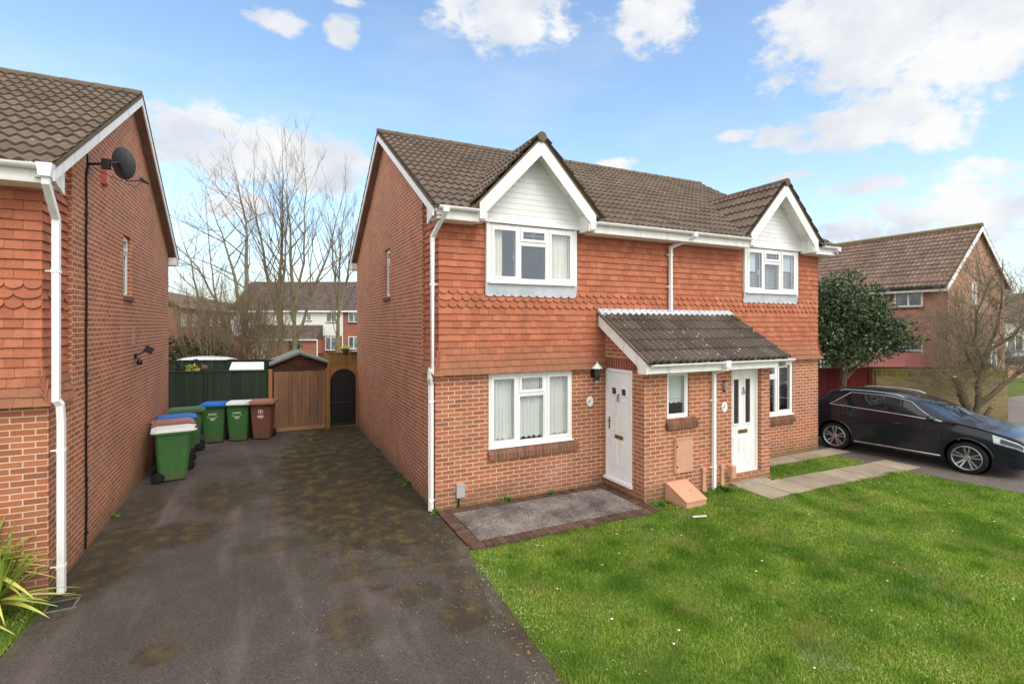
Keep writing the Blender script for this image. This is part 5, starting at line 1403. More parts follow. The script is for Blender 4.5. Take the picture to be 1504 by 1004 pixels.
def make_car(paint, label, loc, rotz, simple=False, zscale=1.0, name='parked_car'):
    e = thing(name, loc, label, 'car', rotz=rotz); WO[e.name] = Vector((0, 0, 0)); e.scale = (1, 1, zscale)
    OFFX = -2.17
    def fin(mb, nm, m, parent, smooth=True):
        mb.v = [Vector((p[0]+OFFX, p[1], p[2])) for p in mb.v]
        return mb.build(nm, m, parent, smooth=smooth)
    ls = [0, .02, .05] + [.1 + .09*i for i in range(46)] + [4.25, 4.30, 4.345, 4.375, 4.39]
    rows = []
    for l in ls:
        h = [cpt(l, 0, k/10, -1) for k in range(11)] + [cpt(l, 1, k/6, -1) for k in range(1, 7)] + [cpt(l, 2, k/7, -1) for k in range(1, 8)]
        o = [Vector((p.x, -p.y, p.z)) for p in h[:-1]][::-1]
        rows.append(h + o)
    b = MB(); b.grid(rows, r=.5)
    for i in range(len(rows)-1): b.face([rows[i][0], rows[i][-1], rows[i+1][-1], rows[i+1][0]], r=.5)
    b.face(rows[0], r=.5); b.face(rows[-1][::-1], r=.5)
    b.v = [Vector((p[0]+OFFX, p[1], p[2])) for p in b.v]
    body = b.build('body', paint, e, weld=True)
    cut = MB()
    for (wl, s) in WH[:]:
        if s > 0: continue
        cut.tube([(wl+OFFX, -1.2, .37), (wl+OFFX, 1.2, .37)], .395, 40)
    co = cut.build('wheel_cut', paint, e, weld=True)
    md = body.modifiers.new('arch', 'BOOLEAN'); md.operation = 'DIFFERENCE'; md.object = co; md.solver = 'EXACT'
    dg = bpy.context.evaluated_depsgraph_get(); dg.update()
    nm = bpy.data.meshes.new_from_object(body.evaluated_get(dg)); body.modifiers.clear()
    nm.polygons.foreach_set('use_smooth', [True]*len(nm.polygons)); body.data = nm
    try: nm.set_sharp_from_angle(angle=R_(32))
    except Exception: pass
    cm = co.data; bpy.data.objects.remove(co); bpy.data.meshes.remove(cm)
    if not simple:
        b = MB()
        for (wl, s) in WH:
            b.lathe([(.0, s*.50), (.40, s*.50), (.40, s*.80)], (wl, 0, .37), 'y', 32)
        fin(b, 'wheel_well', M['black'], e)
        for (wl, s) in WH:
            b = MB(); pts = []
            for k in range(25):
                a = -.10*PI + 1.2*PI*k/24; l = wl + .405*math.cos(a); z = .37 + .405*math.sin(a)
                zt, zb, w, z0, _, _ = csec(l); t = min(max((z-z0)/(zb-z0), 0), 1); p = cpt(l, 0, t, s); pts.append((l, p.y + s*.006, z))
            b.tube(pts, .022, 6); fin(b, 'arch_trim', paint, e)
        for s in (-1, 1):
            b = MB(); ctube(b, 0, [1.33+.1*i for i in range(18)], .06, s, .03, .022); fin(b, 'side_strip', M['chrome'], e)
    lw0 = lambda t: .66 + .30*t**1.0
    for s in (-1, 1):
        for (f0, f1, nmx) in ((lambda t: .80 + .34*t, lambda t: 1.17, 'quarter_window'), (lambda t: 1.21, lambda t: 1.93, 'door_window'), (lambda t: 2.0, lambda t: 3.02 - .52*t, 'door_window')):
            b = MB(); cpatch(b, 1, f0, f1, .09, .90, s, .004, 10, 6); fin(b, nmx, M['carglass'], e)
        if not simple:
            b = MB(); ctube(b, 1, [.76 + .1*i for i in range(24)], .045, s, .008, .012)
            ctube(b, 1, [.76 + .042*i for i in range(11)], lambda l: min(.93, .045 + (l-.76)/.42*.90), s, .008, .010)
            ctube(b, 1, [1.16 + .1*i for i in range(14)], .945, s, .008, .010)
            ctube(b, 1, [2.46 + .06*i for i in range(11)], lambda l: max(.05, .945 - (l-2.46)/.6*.9), s, .008, .010)
            fin(b, 'window_trim', M['chrome'], e)
            b = MB(); b.tube([cpt(.92, 2, .06, s)+Vector((0,0,.0)), cpt(.98, 2, .06, s)+Vector((0,0,.03))] + [cpt(1.05+.1*i, 2, .06, s)+Vector((0,0,.035)) for i in range(12)] + [cpt(2.28, 2, .06, s)+Vector((0,0,.005))], .016, 6); fin(b, 'roof_rail', M['chrome'], e)
            b = MB()
            for l in (1.02, 1.965, 3.05): cpatch(b, 0, (lambda t, l=l: l - .003 - (.0 if l > 1.5 else .25*max(0, .45-t))), (lambda t, l=l: l + .003 - (.0 if l > 1.5 else .25*max(0, .45-t))), .12, .99, s, .0015, 1, 16)
            cpatch(b, 0, 1.03, 3.05, .118, .124, s, .0015, 24, 1)
            fin(b, 'door_gap', M['dark'], e)
            b = MB()
            for l in (1.12, 2.08):
                p = cpt(l, 0, .78, s); q = cpt(l+.20, 0, .775, s); o = Vector((0, s*.03, 0))
                b.tube([p, p+o, q+o, q], [.012, .015, .015, .012], 6)
            fin(b, 'door_handle', paint, e)
            b = MB(); p = cpt(2.86, 1, .12, s); rows = []
            for i in range(9):
                a = PI*i/8; r = math.sin(a); rows.append([Vector((p.x+.02 - .085*math.cos(a)*.8, p.y + s*(.13 + .095*r*math.cos(t)), p.z + .03 + .075*r*math.sin(t))) for t in [2*PI*k/14 for k in range(15)]])
            b.grid(rows); b.tube([p, p+Vector((0.0, s*.08, .0))], .025, 6); fin(b, 'wing_mirror', paint, e)
            b = MB(); cpatch(b, 0, lambda t: 3.86+.10*(1-t), lambda t: 4.33, .74, .97, s, .006, 10, 4); hl = fin(b, 'headlight', M['headlamp'], e)
            b = MB(); cpatch(b, 0, lambda t: 3.98, lambda t: 4.28, .80, .92, s, .012, 8, 2); fin(b, 'lamp_lens', M['carglass'], hl)
            b = MB(); cpatch(b, 0, lambda t: .04, lambda t: .34, .70, .92, s, .006, 8, 4); fin(b, 'tail_light', plain('tail_lamp_red', (130, 20, 22), (100, 14, 16), 9, .1, .6), e)
            b = MB()
            for t in (.10, .22, .34, .46): cpatch(b, 0, lambda q: 4.10, lambda q: 4.36, t, t+.05, s, .004, 6, 1)
            fin(b, 'bumper_vent', M['dark'], e)
            b = MB(); b.prism([cpt(3.26, 0, .60, s)+Vector((0, s*.004, 0)), cpt(3.36, 0, .60, s)+Vector((0, s*.004, 0)), cpt(3.36, 0, .63, s)+Vector((0, s*.004, 0)), cpt(3.26, 0, .63, s)+Vector((0, s*.004, 0))], (0, s*.006, 0)); fin(b, 'badge', M['chrome'], e)
    for (l0, l1, nmx, ta) in ((2.34, 3.24, 'windscreen', .05), (.16, .60, 'rear_window', .10)):
        b = MB()
        for s in (-1, 1): cpatch(b, 2, l0, l1, ta, 1, s, .004, 12, 8)
        fin(b, nmx, M['carglass'], e)
    if not simple:
        b = MB(); b.tube([(3.27, -.55, 1.10), (2.95, .05, 1.285)], .008, 5); b.tube([(3.27, .1, 1.11), (2.97, .6, 1.25)], .008, 5); fin(b, 'wiper', M['black'], e)
        b = MB()
        for s in (-1, 1): cpatch(b, 0, lambda t: 4.335, lambda t: 4.388, .35, .85, s, .004, 4, 6)
        b.box(4.37, 4.397, -.42, .42, .36, .56); fin(b, 'grille', M['black'], e)
        for (l, z, nm_) in ((4.40, .42, 'front_number_plate'),):
            b = MB(); b.box(l-.005, l+.012, -.26, .26, z, z+.11); fin(b, 'number_plate', M['upvc'], e)
    for (wl, s) in WH:
        c = (wl, s*.80, .345)
        w = MB(); w.lathe([(.235, -.10), (.31, -.11), (.338, -.085), (.345, -.04), (.345, .04), (.338, .085), (.312, .108), (.262, .112), (.25, .10)], c, 'y', 40)
        wo = fin(w, 'wheel', M['rubber'], e)
        if simple: continue
        sg = s
        rm = MB(); rm.lathe([(.262, sg*.106), (.252, sg*.112), (.240, sg*.10), (.235, sg*.02), (.235, -sg*.06)], c, 'y', 40)
        for k in range(5):
            for d in (-.15, .15):
                a = 2*PI*k/5 + .3 + d*1.6; a2 = 2*PI*k/5 + .3 + d*1.25
                pi = Vector((wl + .055*math.cos(a), s*.80 + sg*.075, .345 + .055*math.sin(a))); po = Vector((wl + .245*math.cos(a2), s*.80 + sg*.102, .345 + .245*math.sin(a2)))
                tn = Vector((-math.sin(a), 0, math.cos(a))); q = [pi - tn*.013, pi + tn*.013, po + tn*.017, po - tn*.017]
                rm.prism(q, (0, -sg*.03, 0))
        rm.lathe([(0, sg*.085), (.05, sg*.083), (.062, sg*.07), (.062, sg*.03)], c, 'y', 20)
        fin(rm, 'rim', M['alloy'], wo, smooth=False)
        bd = MB(); bd.lathe([(0, sg*.01), (.232, sg*.01)], c, 'y', 30); bd.lathe([(0.06, sg*.03), (.16, sg*.03)], c, 'y', 30); fin(bd, 'brake_disc', plain('dark_grey_disc', (52, 52, 54), (40, 40, 42), 8, .5, .4), wo)  # plain dark grey disc behind the rim spokes
    return e
M['navy'] = car_paint('dark_blue_paint', (20, 23, 36))
M['whitecar'] = car_paint('white_paint', (226, 228, 230))
M['greycar'] = car_paint('dark_grey_paint', (48, 52, 58))
hd = math.atan2(-.991, .132)
make_car(M['navy'], 'dark navy five-door car parked beside the right end of the house, nose to the street', (11.52, -1.36, -.004), hd, zscale=.965)
# ------------------------------------------------------------------ garden walls and fences on the right
def wall_between(name, a, b, h, th, m, label, cat, coping=None, copm=None):
    a = Vector((a[0], a[1], -.03)); b = Vector((b[0], b[1], -.03)); L = (b-a).length; d = (b-a)/L; n = Vector((d.y, -d.x, 0))
    e = thing(name, a + Vector((0, 0, .03)), label, cat); mb = MB()
    hh = h - (coping or 0)
    for s, q in ((1, (a + n*th/2, b + n*th/2)), (-1, (b - n*th/2, a - n*th/2))):
        mb.face([q[0], q[1], q[1]+Vector((0,0,hh)), q[0]+Vector((0,0,hh))], uv=[(0,0),(L,0),(L,hh),(0,hh)])
    for q in ((a - n*th/2, a + n*th/2), (b + n*th/2, b - n*th/2)):
        mb.face([q[0], q[1], q[1]+Vector((0,0,hh)), q[0]+Vector((0,0,hh))], uv=[(0,0),(th,0),(th,hh),(0,hh)])
    mb.face([a + n*th/2 + Vector((0,0,hh)), b + n*th/2 + Vector((0,0,hh)), b - n*th/2 + Vector((0,0,hh)), a - n*th/2 + Vector((0,0,hh))])
    mb.build('wall', m, e)
    if coping:
        c = MB(); x = 0
        while x < L:
            w = min(.072, L-x); p = a + d*x + Vector((0,0,hh+.003)); dz = random.uniform(-.004, .004); t2 = th/2+.004
            c.prism([p + n*t2, p + d*(w-.006) + n*t2, p + d*(w-.006) - n*t2, p - n*t2], (0, 0, coping+dz)); x += .075
        c.build('coping', copm, e)
    return e
wall_between('garden_wall', (16.1, 1.95), (19.35, -.28), 1.68, .22, M['brick_buff'], 'buff brick garden wall green with algae behind the dark car', 'wall', .22, plain('mossy_coping', (142, 132, 70), (112, 110, 52), 3, .9, .2, .3, 60, rndamt=.35))
board_fence('board_fence', (12.6, 4.6), (16.05, 2.0), 1.66, M['redfence'], 'dark red stained board fence between the house and the buff brick wall', bw=.12, cap=False, posts=(.98,))
# red-roofed shed behind the wall
def gable_shed():
    o = Vector((17.75, 3.55, 0)); d = Vector((.86, -.51, 0)); n = Vector((.51, .86, 0))
    e = thing('garden_shed', o, 'low shed with a red felt roof behind the buff brick wall', 'shed')
    L, wd, ez, az = 3.75, 1.7, 1.58, 2.0
    P = lambda x, y, z: o + d*x + n*y + Vector((0, 0, z))
    b = MB()
    b.face([P(0,0,0), P(L,0,0), P(L,0,ez), P(0,0,ez)]); b.face([P(0,wd,0), P(L,wd,0), P(L,wd,ez), P(0,wd,ez)])
    for x in (0, L): b.face([P(x,0,0), P(x,wd,0), P(x,wd,ez), P(x,wd/2,az), P(x,0,ez)])
    b.build('wall', M['shedwood'], e)
    b = MB()
    for y0, s in ((-.12, 1), (wd+.12, -1)): b.prism([P(-.15, y0, ez-.05), P(L+.2, y0, ez-.05), P(L+.2, wd/2, az+.01), P(-.15, wd/2, az+.01)], (0, 0, .04))
    b.build('roof', M['redfelt'], e)
    b = MB()
    for y0 in (-.14, wd+.14): b.prism([P(-.17, y0, ez-.13), P(-.17, wd/2, az-.06), P(-.17, wd/2, az+.07), P(-.17, y0, ez+.0)], d*.02)
    b.build('bargeboard', M['redfence'], e)
gable_shed()
# verge and low wall across the road
sheet('grass_verge', [(24, 8.5), (33.5, 5.2), (60, -1), (60, 1.5), (34.5, 6.6), (25, 10.5)], -.008, M['lawnbase'])
wall_between('garden_wall', (27.5, 8.9), (52, 1.8), .75, .22, M['brick_far'], 'low pinkish brick wall beyond the grass verge across the road', 'wall')

# ------------------------------------------------------------------ far houses
def simple_window(root, P, u, v, w, h, bars=(.5,), top=None, frame=None):
    f = MB(); fr = .06
    pbox(f, P, u, u+w, v, v+fr, -.02, .03); pbox(f, P, u, u+w, v+h-fr, v+h, -.02, .03); pbox(f, P, u, u+fr, v+fr, v+h-fr, -.02, .03); pbox(f, P, u+w-fr, u+w, v+fr, v+h-fr, -.02, .03)
    for t in bars: pbox(f, P, u+w*t-.035, u+w*t+.035, v+fr, v+h-fr, -.02, .029)
    if top: pbox(f, P, u+fr, u+w*bars[0]-.035, v+h*top-.03, v+h*top+.03, -.02, .028)
    fo = f.build('window', frame or M['upvc'], root)
    g = MB(); g.face([P(u+fr, v+fr, .005), P(u+w-fr, v+fr, .005), P(u+w-fr, v+h-fr, .005), P(u+fr, v+h-fr, .005)]); g.build('pane', M['farglass'], fo)
    s = MB(); pbox(s, P, u-.06, u+w+.06, v-.07, v-.002, .0, .07); s.build('sill', M['sillbrick'] if frame is None else M['upvc'], fo)
    return fo
def farglass():
    t = NT('far_window_glass'); t.col(t.mix(t.val(t.noise(1.3, 3), .4, .6), lin((70, 78, 86)), lin((130, 136, 140)))); t.rough(.06, .8); return t.m
M['farglass'] = farglass()
# house on the right, ridge along y, gable towards the street
rh = thing('brick_house', (24.0, 2.3, 0), 'brown brick house with a plum tiled roof on the far right, behind the bare tree', 'house')
x0, x1, y0, y1, ez, az = 21.65, 26.35, 2.3, 15.5, 5.0, 7.2; xm = 24.0
b = MB()
b.face([(x0, y0, -.03), (x1, y0, -.03), (x1, y0, ez+.15), (xm, y0, az-.02), (x0, y0, ez+.15)]); b.face([(x0, y1, -.03), (x1, y1, -.03), (x1, y1, ez+.15), (xm, y1, az-.02), (x0, y1, ez+.15)])
b.face([(x0, y0, -.03), (x0, y1, -.03), (x0, y1, ez+.1), (x0, y0, ez+.1)]); b.face([(x1, y0, -.03), (x1, y1, -.03), (x1, y1, ez+.1), (x1, y0, ez+.1)])
b.build('wall', M['brick_far'], rh)
b = MB(); run = xm-x0+.35; rise = az-ez+.35*(az-ez)/(xm-x0)
vd = Vector((run, 0, rise)).normalized(); nd = Vector((-rise, 0, run)).normalized(); ln = math.hypot(run, rise)
roof_courses(b, (x0-.35, y0-.15, az+.02-rise), (0, 1, 0), vd, nd, y1-y0+.3, ln, gauge=.27, roll=.17, amp=.035, step=.045, rolls_per_tile=1, sub=5)
vd2 = Vector((-run, 0, rise)).normalized(); nd2 = Vector((rise, 0, run)).normalized()
roof_courses(b, (x1+.35, y0-.15, az+.02-rise), (0, 1, 0), vd2, nd2, y1-y0+.3, ln, gauge=.34, roll=.30, amp=.045, step=.04, rolls_per_tile=1, sub=4)
b.face([(x0-.35, y0-.15, az-rise), (x0-.35, y1, az-rise), (xm, y1, az), (xm, y0-.15, az)]); b.face([(x1+.35, y0-.15, az-rise), (x1+.35, y1, az-rise), (xm, y1, az), (xm, y0-.15, az)])
ro = b.build('roof', M['roof_far'], rh)
b = MB(); b.tube([(xm, y0-.16, az+.04), (xm, y1, az+.04)], .12, 8); b.build('ridge', plain('mossy_ridge', (132, 116, 78), (112, 96, 70), 3, .9, .2), ro)
b = MB()
for xe in (x0-.35, x1+.35): b.prism([(xe, y0-.17, az+.01-rise), (xm, y0-.17, az+.01), (xm, y0-.17, az-.19), (xe, y0-.17, az-.19-rise)], (0, .03, 0))
b.build('bargeboard', M['whitepaint'], rh)
b = MB(); b.box(x0-.36, x0-.33, y0-.14, y1, az-.2-rise, az-.02-rise); b.box(x1+.33, x1+.36, y0-.14, y1, az-.2-rise, az-.02-rise); b.build('fascia', M['whitepaint'], rh)
b = MB(); b.tube([(x0-.42, y0-.1, az-.04-rise), (x0-.42, y1, az-.04-rise)], .055, 8); b.build('gutter', M['black'], rh)
Pw = lambda u, v, d: (x0 - d, y0 + u, v)
for (u, v, w, h) in ((.84, 3.90, 1.05, 1.0), (.84, 1.25, 1.2, 1.2), (3.9, 3.9, 1.2, 1.0), (6.6, 3.9, 1.6, 1.0), (4.4, .2, 1.4, 2.2), (8.6, 1.2, 1.4, 1.2)): simple_window(rh, Pw, u, v, w, h, (.5,), .7)
Pg2 = lambda u, v, d: (x0 + u, y0 - d, v)
simple_window(rh, Pg2, 1.85, 3.95, .32, .95, ())
simple_window(rh, Pg2, 3.0, 1.2, .9, 1.1, (.5,))

# terrace across the back, parallel to the rear fence
YAW = -25.85
tc = thing('terraced_houses', (.17, 43.7, 0), 'far terrace with white rendered upper walls and plum tiled roof beyond the bare trees', 'house', R_(YAW))
Pt = lambda u, v, d: (u, -d, v)
def tbox(mb, *a): pbox(mb, Pt, *a)
b = MB(); panel(b, Pt, -6.2, 14.5, -.03, 4.45, [], .1); b.face([(-6.2, 0, -.03), (-6.2, 8, -.03), (-6.2, 8, 4.45), (-6.2, 4, 7.2), (-6.2, 0, 4.45)]); b.build('wall', M['brick_red_far'], tc)
b = MB(); tbox(b, -6.2, 4.25, 2.1, 4.40, .0, .06); b.build('render', plain('white_render', (236, 234, 230), (222, 220, 214), 1.2, .8, .2), tc)
b = MB(); vdt = Vector((0, 4.3, 3.05)).normalized(); ndt = Vector((0, -vdt.z, vdt.y))
roof_courses(b, (-6.4, -.35, 4.42), (1, 0, 0), vdt, ndt, 10.8, 5.2, gauge=.34, roll=.3, amp=.04, step=.04, rolls_per_tile=1, sub=4)
roof_courses(b, (4.45, -.35, 4.40), (1, 0, 0), vdt, ndt, 10.2, 4.6, gauge=.34, roll=.3, amp=.04, step=.04, rolls_per_tile=1, sub=4)
b.face([(-6.4, -.3, 4.38), (4.4, -.3, 4.38), (4.4, 4, 7.4), (-6.4, 4, 7.4)])
ro = b.build('roof', M['roof_terrace'], tc)
b = MB(); b.tube([(-6.4, 3.95, 7.42), (4.4, 3.95, 7.42)], .12, 6); b.tube([(4.4, 3.4, 7.0), (14.6, 3.4, 7.0)], .12, 6); b.build('ridge', M['ridge'], ro)
b = MB(); tbox(b, -6.4, 14.6, 4.33, 4.47, .36, .40); tbox(b, -4.0, 2.42, 1.72, 1.86, 1.58, 1.64); b.build('fascia', M['whitepaint'], tc)
b = MB(); vdp = Vector((0, 1.7, 1.3)).normalized(); ndp = Vector((0, -vdp.z, vdp.y))
roof_courses(b, (-4.0, -1.65, 1.85), (1, 0, 0), vdp, ndp, 6.4, 2.1, gauge=.34, roll=.3, amp=.04, step=.04, rolls_per_tile=1, sub=4)
b.face([(2.4, -1.6, 1.84), (2.4, -.0, 3.1), (2.4, 0, 1.84)])
b.build('porch_roof', M['roof_terrace'], tc)
b = MB(); tbox(b, 1.0, 2.35, -.03, 1.84, 0, 1.4); tbox(b, -3.9, -.35, -.03, 1.84, 0, 1.4); b.build('porch_wall', M['brick_red_far'], tc)
b = MB(); tbox(b, -.25, .85, 0, 1.72, .02, .1); tbox(b, -.15, .75, .05, 1.62, .1, .13); do = b.build('door', M['upvc'], tc)
b = MB(); tbox(b, .05, .24, .85, 1.3, .131, .14); tbox(b, .4, .59, .85, 1.3, .131, .14); b.build('pane', M['farglass'], do)
b = MB(); tbox(b, -3.5, -2.2, .05, 1.75, 1.41, 1.44); b.build('garage_door', M['upvc'], tc)
for (u, v, w, h, bars) in ((-4.6, 3.45, 1.0, .85, (.5,)), (-2.05, 3.5, .45, .75, ()), (.85, 3.55, .45, .68, ()), (2.7, 3.40, 1.0, .9, (.5,)), (4.8, 3.40, 1.0, .9, (.5,)), (8.0, 3.4, 1.2, .9, (.5,)), (8.0, .8, 1.4, 1.2, (.5,)), (4.8, .85, 1.0, 1.2, (.5,)), (2.6, .75, 1.1, 1.25, (.5,))): simple_window(tc, (lambda u, v, d: (u, -d-.06, v)), u, v, w, h, bars)
b = MB(); b.tube([(2.38, -1.45, 1.8), (2.38, -1.45, 0)], .05, 6); b.tube([(4.25, -.1, 4.3), (4.25, -.1, 0)], .05, 6); b.build('downpipe', M['upvc'], tc)
# long brick building at far left
fl = thing('brick_house', (-9.5, 50, 0), 'long dull brick building at the far left, half hidden by twigs', 'house', math.atan2(-3.8, 25.9))
b = MB(); panel(b, lambda u, v, d: (1.8 + d, u, v), -9, 24, -.03, 4.6, [], .1); panel(b, lambda u, v, d: (-4 + u, -9 - d, v), 0, 5.8, -.03, 4.6, []); b.build('wall', M['brick_red_far'], fl)
b = MB(); b.prism([(2.2, -9.3, 4.5), (2.2, 24.3, 4.5), (0, 24.3, 5.95), (0, -9.3, 5.95)], (0, 0, .08)); b.prism([(-4.4, -9.3, 3.1), (-4.4, 24.3, 3.1), (0, 24.3, 5.95), (0, -9.3, 5.95)], (0, 0, .08)); b.build('roof', M['roof_far'], fl)
for u in range(-8, 23, 3): simple_window(fl, lambda u_, v, d: (1.8 + d, u_, v), u, 3.0, 1.3, 1.1, (.5,))
# white-walled house at the far right
fr = thing('white_house', (56.5, 12.5, 0), 'distant white-walled house with a dark roof at the right edge of the photo', 'house', R_(YAW))
b = MB(); panel(b, lambda u, v, d: (u, -d, v), -1.6, 10, -.03, 3.6, [], .1); panel(b, lambda u, v, d: (-1.6 - d, u, v), 0, 7, -.03, 3.6, [], .1); b.build('wall', plain('white_wall', (226, 226, 226), (206, 206, 204), 1, .8, .2), fr)
b = MB(); b.prism([(-2, -.5, 3.45), (10.4, -.5, 3.45), (10.4, 3.5, 6.0), (-2, 3.5, 6.0)], (0, 0, .1)); b.prism([(-2, 7.5, 3.45), (10.4, 7.5, 3.45), (10.4, 3.5, 6.0), (-2, 3.5, 6.0)], (0, 0, .1)); b.build('roof', plain('brown_roof', (104, 92, 84), (86, 76, 70), 2, .8, .3, rndamt=.2), fr)
for u in (-.9, 2.2, 5.5): simple_window(fr, lambda u_, v, d: (u_, -d, v), u, .9, 1.4, 1.3, (.5,))
make_car(M['greycar'], 'dark grey car parked far off at the right edge beyond the road', (40.5, 6.2, -.02), R_(-30), simple=True)
make_car(M['whitecar'], 'white van-like car whose roof shows over the dark fence', (-5.3, 15.5, -.03), R_(YAW+180), simple=True, zscale=1.21)

# ------------------------------------------------------------------ trees
def bark(name, c1, c2, c3):
    t = NT(name); c = t.mix(t.val(t.noise(3, 5, rough=.7), .35, .65), lin(c1), lin(c2)); c = t.mix(t.val(t.noise(.9, 4), .5, .7, 0, .7), c, lin(c3))
    t.col(c); t.rough(.9, .15); t.bump(t.noise(25, 5), .6, .02); return t.m
M['bark'] = bark('grey_green_bark', (140, 130, 106), (110, 100, 80), (140, 136, 92))
M['twig'] = bark('brown_twig', (138, 122, 98), (110, 97, 78), (136, 126, 92))
M['twig2'] = bark('reddish_twig', (120, 102, 82), (98, 84, 68), (122, 114, 80))
M['bark2'] = bark('rough_dark_bark', (112, 98, 82), (76, 66, 56), (122, 116, 76))
def grow(mb, rg, p, d, L, r, lev, maxlev, up=.25, spread=.6, kids=5, gnarl=.12):
    n = 4 if lev < 2 else 3; pts = [p]; dd = d.copy(); q = p.copy()
    for i in range(n):
        dd = (dd + Vector((rg.uniform(-1,1), rg.uniform(-1,1), rg.uniform(-1,1)))*gnarl + Vector((0,0,up*.3))).normalized(); q = q + dd*(L/n); pts.append(q)
    mb.tube(pts, [r*(1-.75*i/n) for i in range(n+1)], 4 if lev < 2 else 3, cap=False)
    if lev >= maxlev: return
    k = rg.randint(max(2, kids-2), kids+1)
    for j in range(k):
        t = rg.uniform(.25, .98); i = min(int(t*n), n-1); b = pts[i].lerp(pts[i+1], t*n-i); ax = (pts[i+1]-pts[i]).normalized()
        a = rg.uniform(0, 2*PI); o = ax.orthogonal().normalized(); o.rotate(Matrix.Rotation(a, 3, ax))
        nd = (ax*(1-spread*.5) + o*spread + Vector((0,0,up*.5))).normalized()
        grow(mb, rg, b, nd, L*rg.uniform(.40, .68)*(1.1-.4*t), max(r*(1-.7*t)*.55, .0048), lev+1, maxlev, up, spread, kids, gnarl)
def bare_tree(label, loc, stems, seed, nb=14, bl=2.2, up=.5, spread=.55, maxlev=3, kids=5, bm=None, tm=None, t0=.25, gnarl=.12, zs=.92, name='bare_tree', rotz=R_(YAW), cat='tree', group=None):
    e = thing(name, loc, label, cat, rotz, group); WO[e.name] = Vector((0, 0, 0)); e.scale = (1, 1, zs); rg = random.Random(seed)
    tr = MB(); br = MB()
    for (pts, r0, r1) in stems:
        P = [Vector(p) for p in pts]; fine = []
        for a, b in zip(P, P[1:]):
            for k in range(4): fine.append(a.lerp(b, k/4) + Vector((rg.uniform(-1,1), rg.uniform(-1,1), 0))*.035)
        fine.append(P[-1]); n = len(fine)
        tr.tube(fine, [r1 + (r0-r1)*(1-i/(n-1))**1.4 for i in range(n)], 9)
        H = sum((b-a).length for a, b in zip(P, P[1:]))
        for j in range(nb):
            t = t0 + (1-t0)*((j+rg.random())/nb); f = t*(n-1); i = min(int(f), n-2); p = fine[i].lerp(fine[i+1], f-i); ax = (fine[i+1]-fine[i]).normalized()
            a = rg.uniform(0, 2*PI); o = ax.orthogonal().normalized(); o.rotate(Matrix.Rotation(a, 3, ax)); o.y *= .9
            d = (ax*(1-spread) + o*spread + Vector((0,0,up*.6))).normalized(); rr = (r0 + (r1-r0)*t)
            grow(br, rg, p, d, bl*rg.uniform(.6, 1.15)*(1.25-.7*t), max(min(rr*.5, .036), .012), 1, maxlev, up, spread, kids, gnarl)
        grow(br, rg, fine[-1], (fine[-1]-fine[-2]).normalized(), bl*.8, r1*.9, 1, maxlev, up, spread*.7, kids, gnarl)
    tr.build('trunk', bm or M['bark'], e, smooth=True); br.build('branches', tm or M['twig'], e)
    return e
BG_ = 'bare trees behind the rear fences'
bare_tree('bare tree leaning left with several splayed stems, nearest the left house', (-4.25, 19.2, 0), [([(.3,0,0), (-.5,0,1.7), (-1.35,.1,4.2), (-1.7,.2,6.4), (-2.2,.3,7.7)], .10, .02), ([(.35,0,0), (.3,-.1,2.2), (-.06,-.2,4.0), (-1.1,-.3,6.3), (-2.3,-.3,7.6)], .11, .025), ([(.3,0,0), (.0,.3,2.4), (-.9,.5,5.4), (-1.2,.6,8.4)], .09, .02)], 21, 13, 3.4, .15, .66, 3, 5, gnarl=.2, group=BG_)
bare_tree('bare tree with a thick trunk forking at roof height, left of the tallest one', (-3.5, 19.0, 0), [([(0,0,0), (0,0,1.8), (-.06,0,3.8), (-.55,.1,6.0), (-1.0,.1,7.8), (-1.6,.2,9.4)], .17, .02), ([(0,.05,3.0), (.03,.2,5.9), (-.03,.3,8.8), (-.4,.4,10.2)], .14, .025)], 22, 14, 3.6, .2, .64, 3, 5, gnarl=.19, group=BG_)
bare_tree('tallest bare tree with one straight central trunk behind the shed', (-1.85, 20.3, 0), [([(0,0,0), (0,0,2.0), (-.06,0,5.6), (.0,.1,9.0), (.05,.1,11.8)], .20, .02), ([(-.03,0,3.6), (-.7,.1,6.0), (-1.3,.2,9.0), (-1.5,.2,10.6)], .12, .02), ([(0,0,4.6), (.3,-.2,7), (.45,-.3,10.2)], .1, .02)], 23, 14, 3.8, .45, .54, 3, 5, gnarl=.17, group=BG_)
bare_tree('tall bare tree with twin upright stems just right of the tallest one', (-1.2, 19.95, 0), [([(0,0,0), (-.05,0,2.3), (-.07,0,4.4), (.4,.1,6.9), (.42,.1,9.4), (.5,.1,11.4)], .14, .02), ([(-.05,0,3.6), (-.25,.1,6.4), (-.35,.2,9.0), (-.6,.2,10.8)], .12, .02), ([(.0,0,2.4), (.9,.1,5.4), (1.7,.2,7.6), (2.1,.2,9.6)], .09, .02)], 24, 13, 3.5, .45, .54, 3, 5, gnarl=.17, group=BG_)
bare_tree('slim bare tree with ivy-green trunk, nearest the gable of the main house', (1.25, 23.2, 0), [([(0,0,0), (.0,0,2.2), (.08,0,5.1), (.12,.1,8.0), (.3,.1,10.2)], .17, .018), ([(.06,0,4.0), (.55,.1,6.6), (.8,.2,9.2)], .10, .02), ([(.04,0,4.4), (-.3,.1,7.2), (-.4,.1,9.4)], .08, .02)], 25, 13, 2.9, .55, .48, 3, 5, gnarl=.16, group=BG_)
bare_tree('distant bare tree with a wide head behind the far terrace roof', (-2.5, 62, 0), [([(0,0,0), (0,0,5), (.2,0,9)], .3, .08)], 26, 16, 3.4, .3, .6, 3, 5, group=BG_)
bare_tree('distant bare tree behind the right end of the far terrace', (8, 58, 0), [([(0,0,0), (0,0,5), (-.2,0,8)], .3, .08)], 27, 14, 3.0, .3, .6, 3, 5, group=BG_)
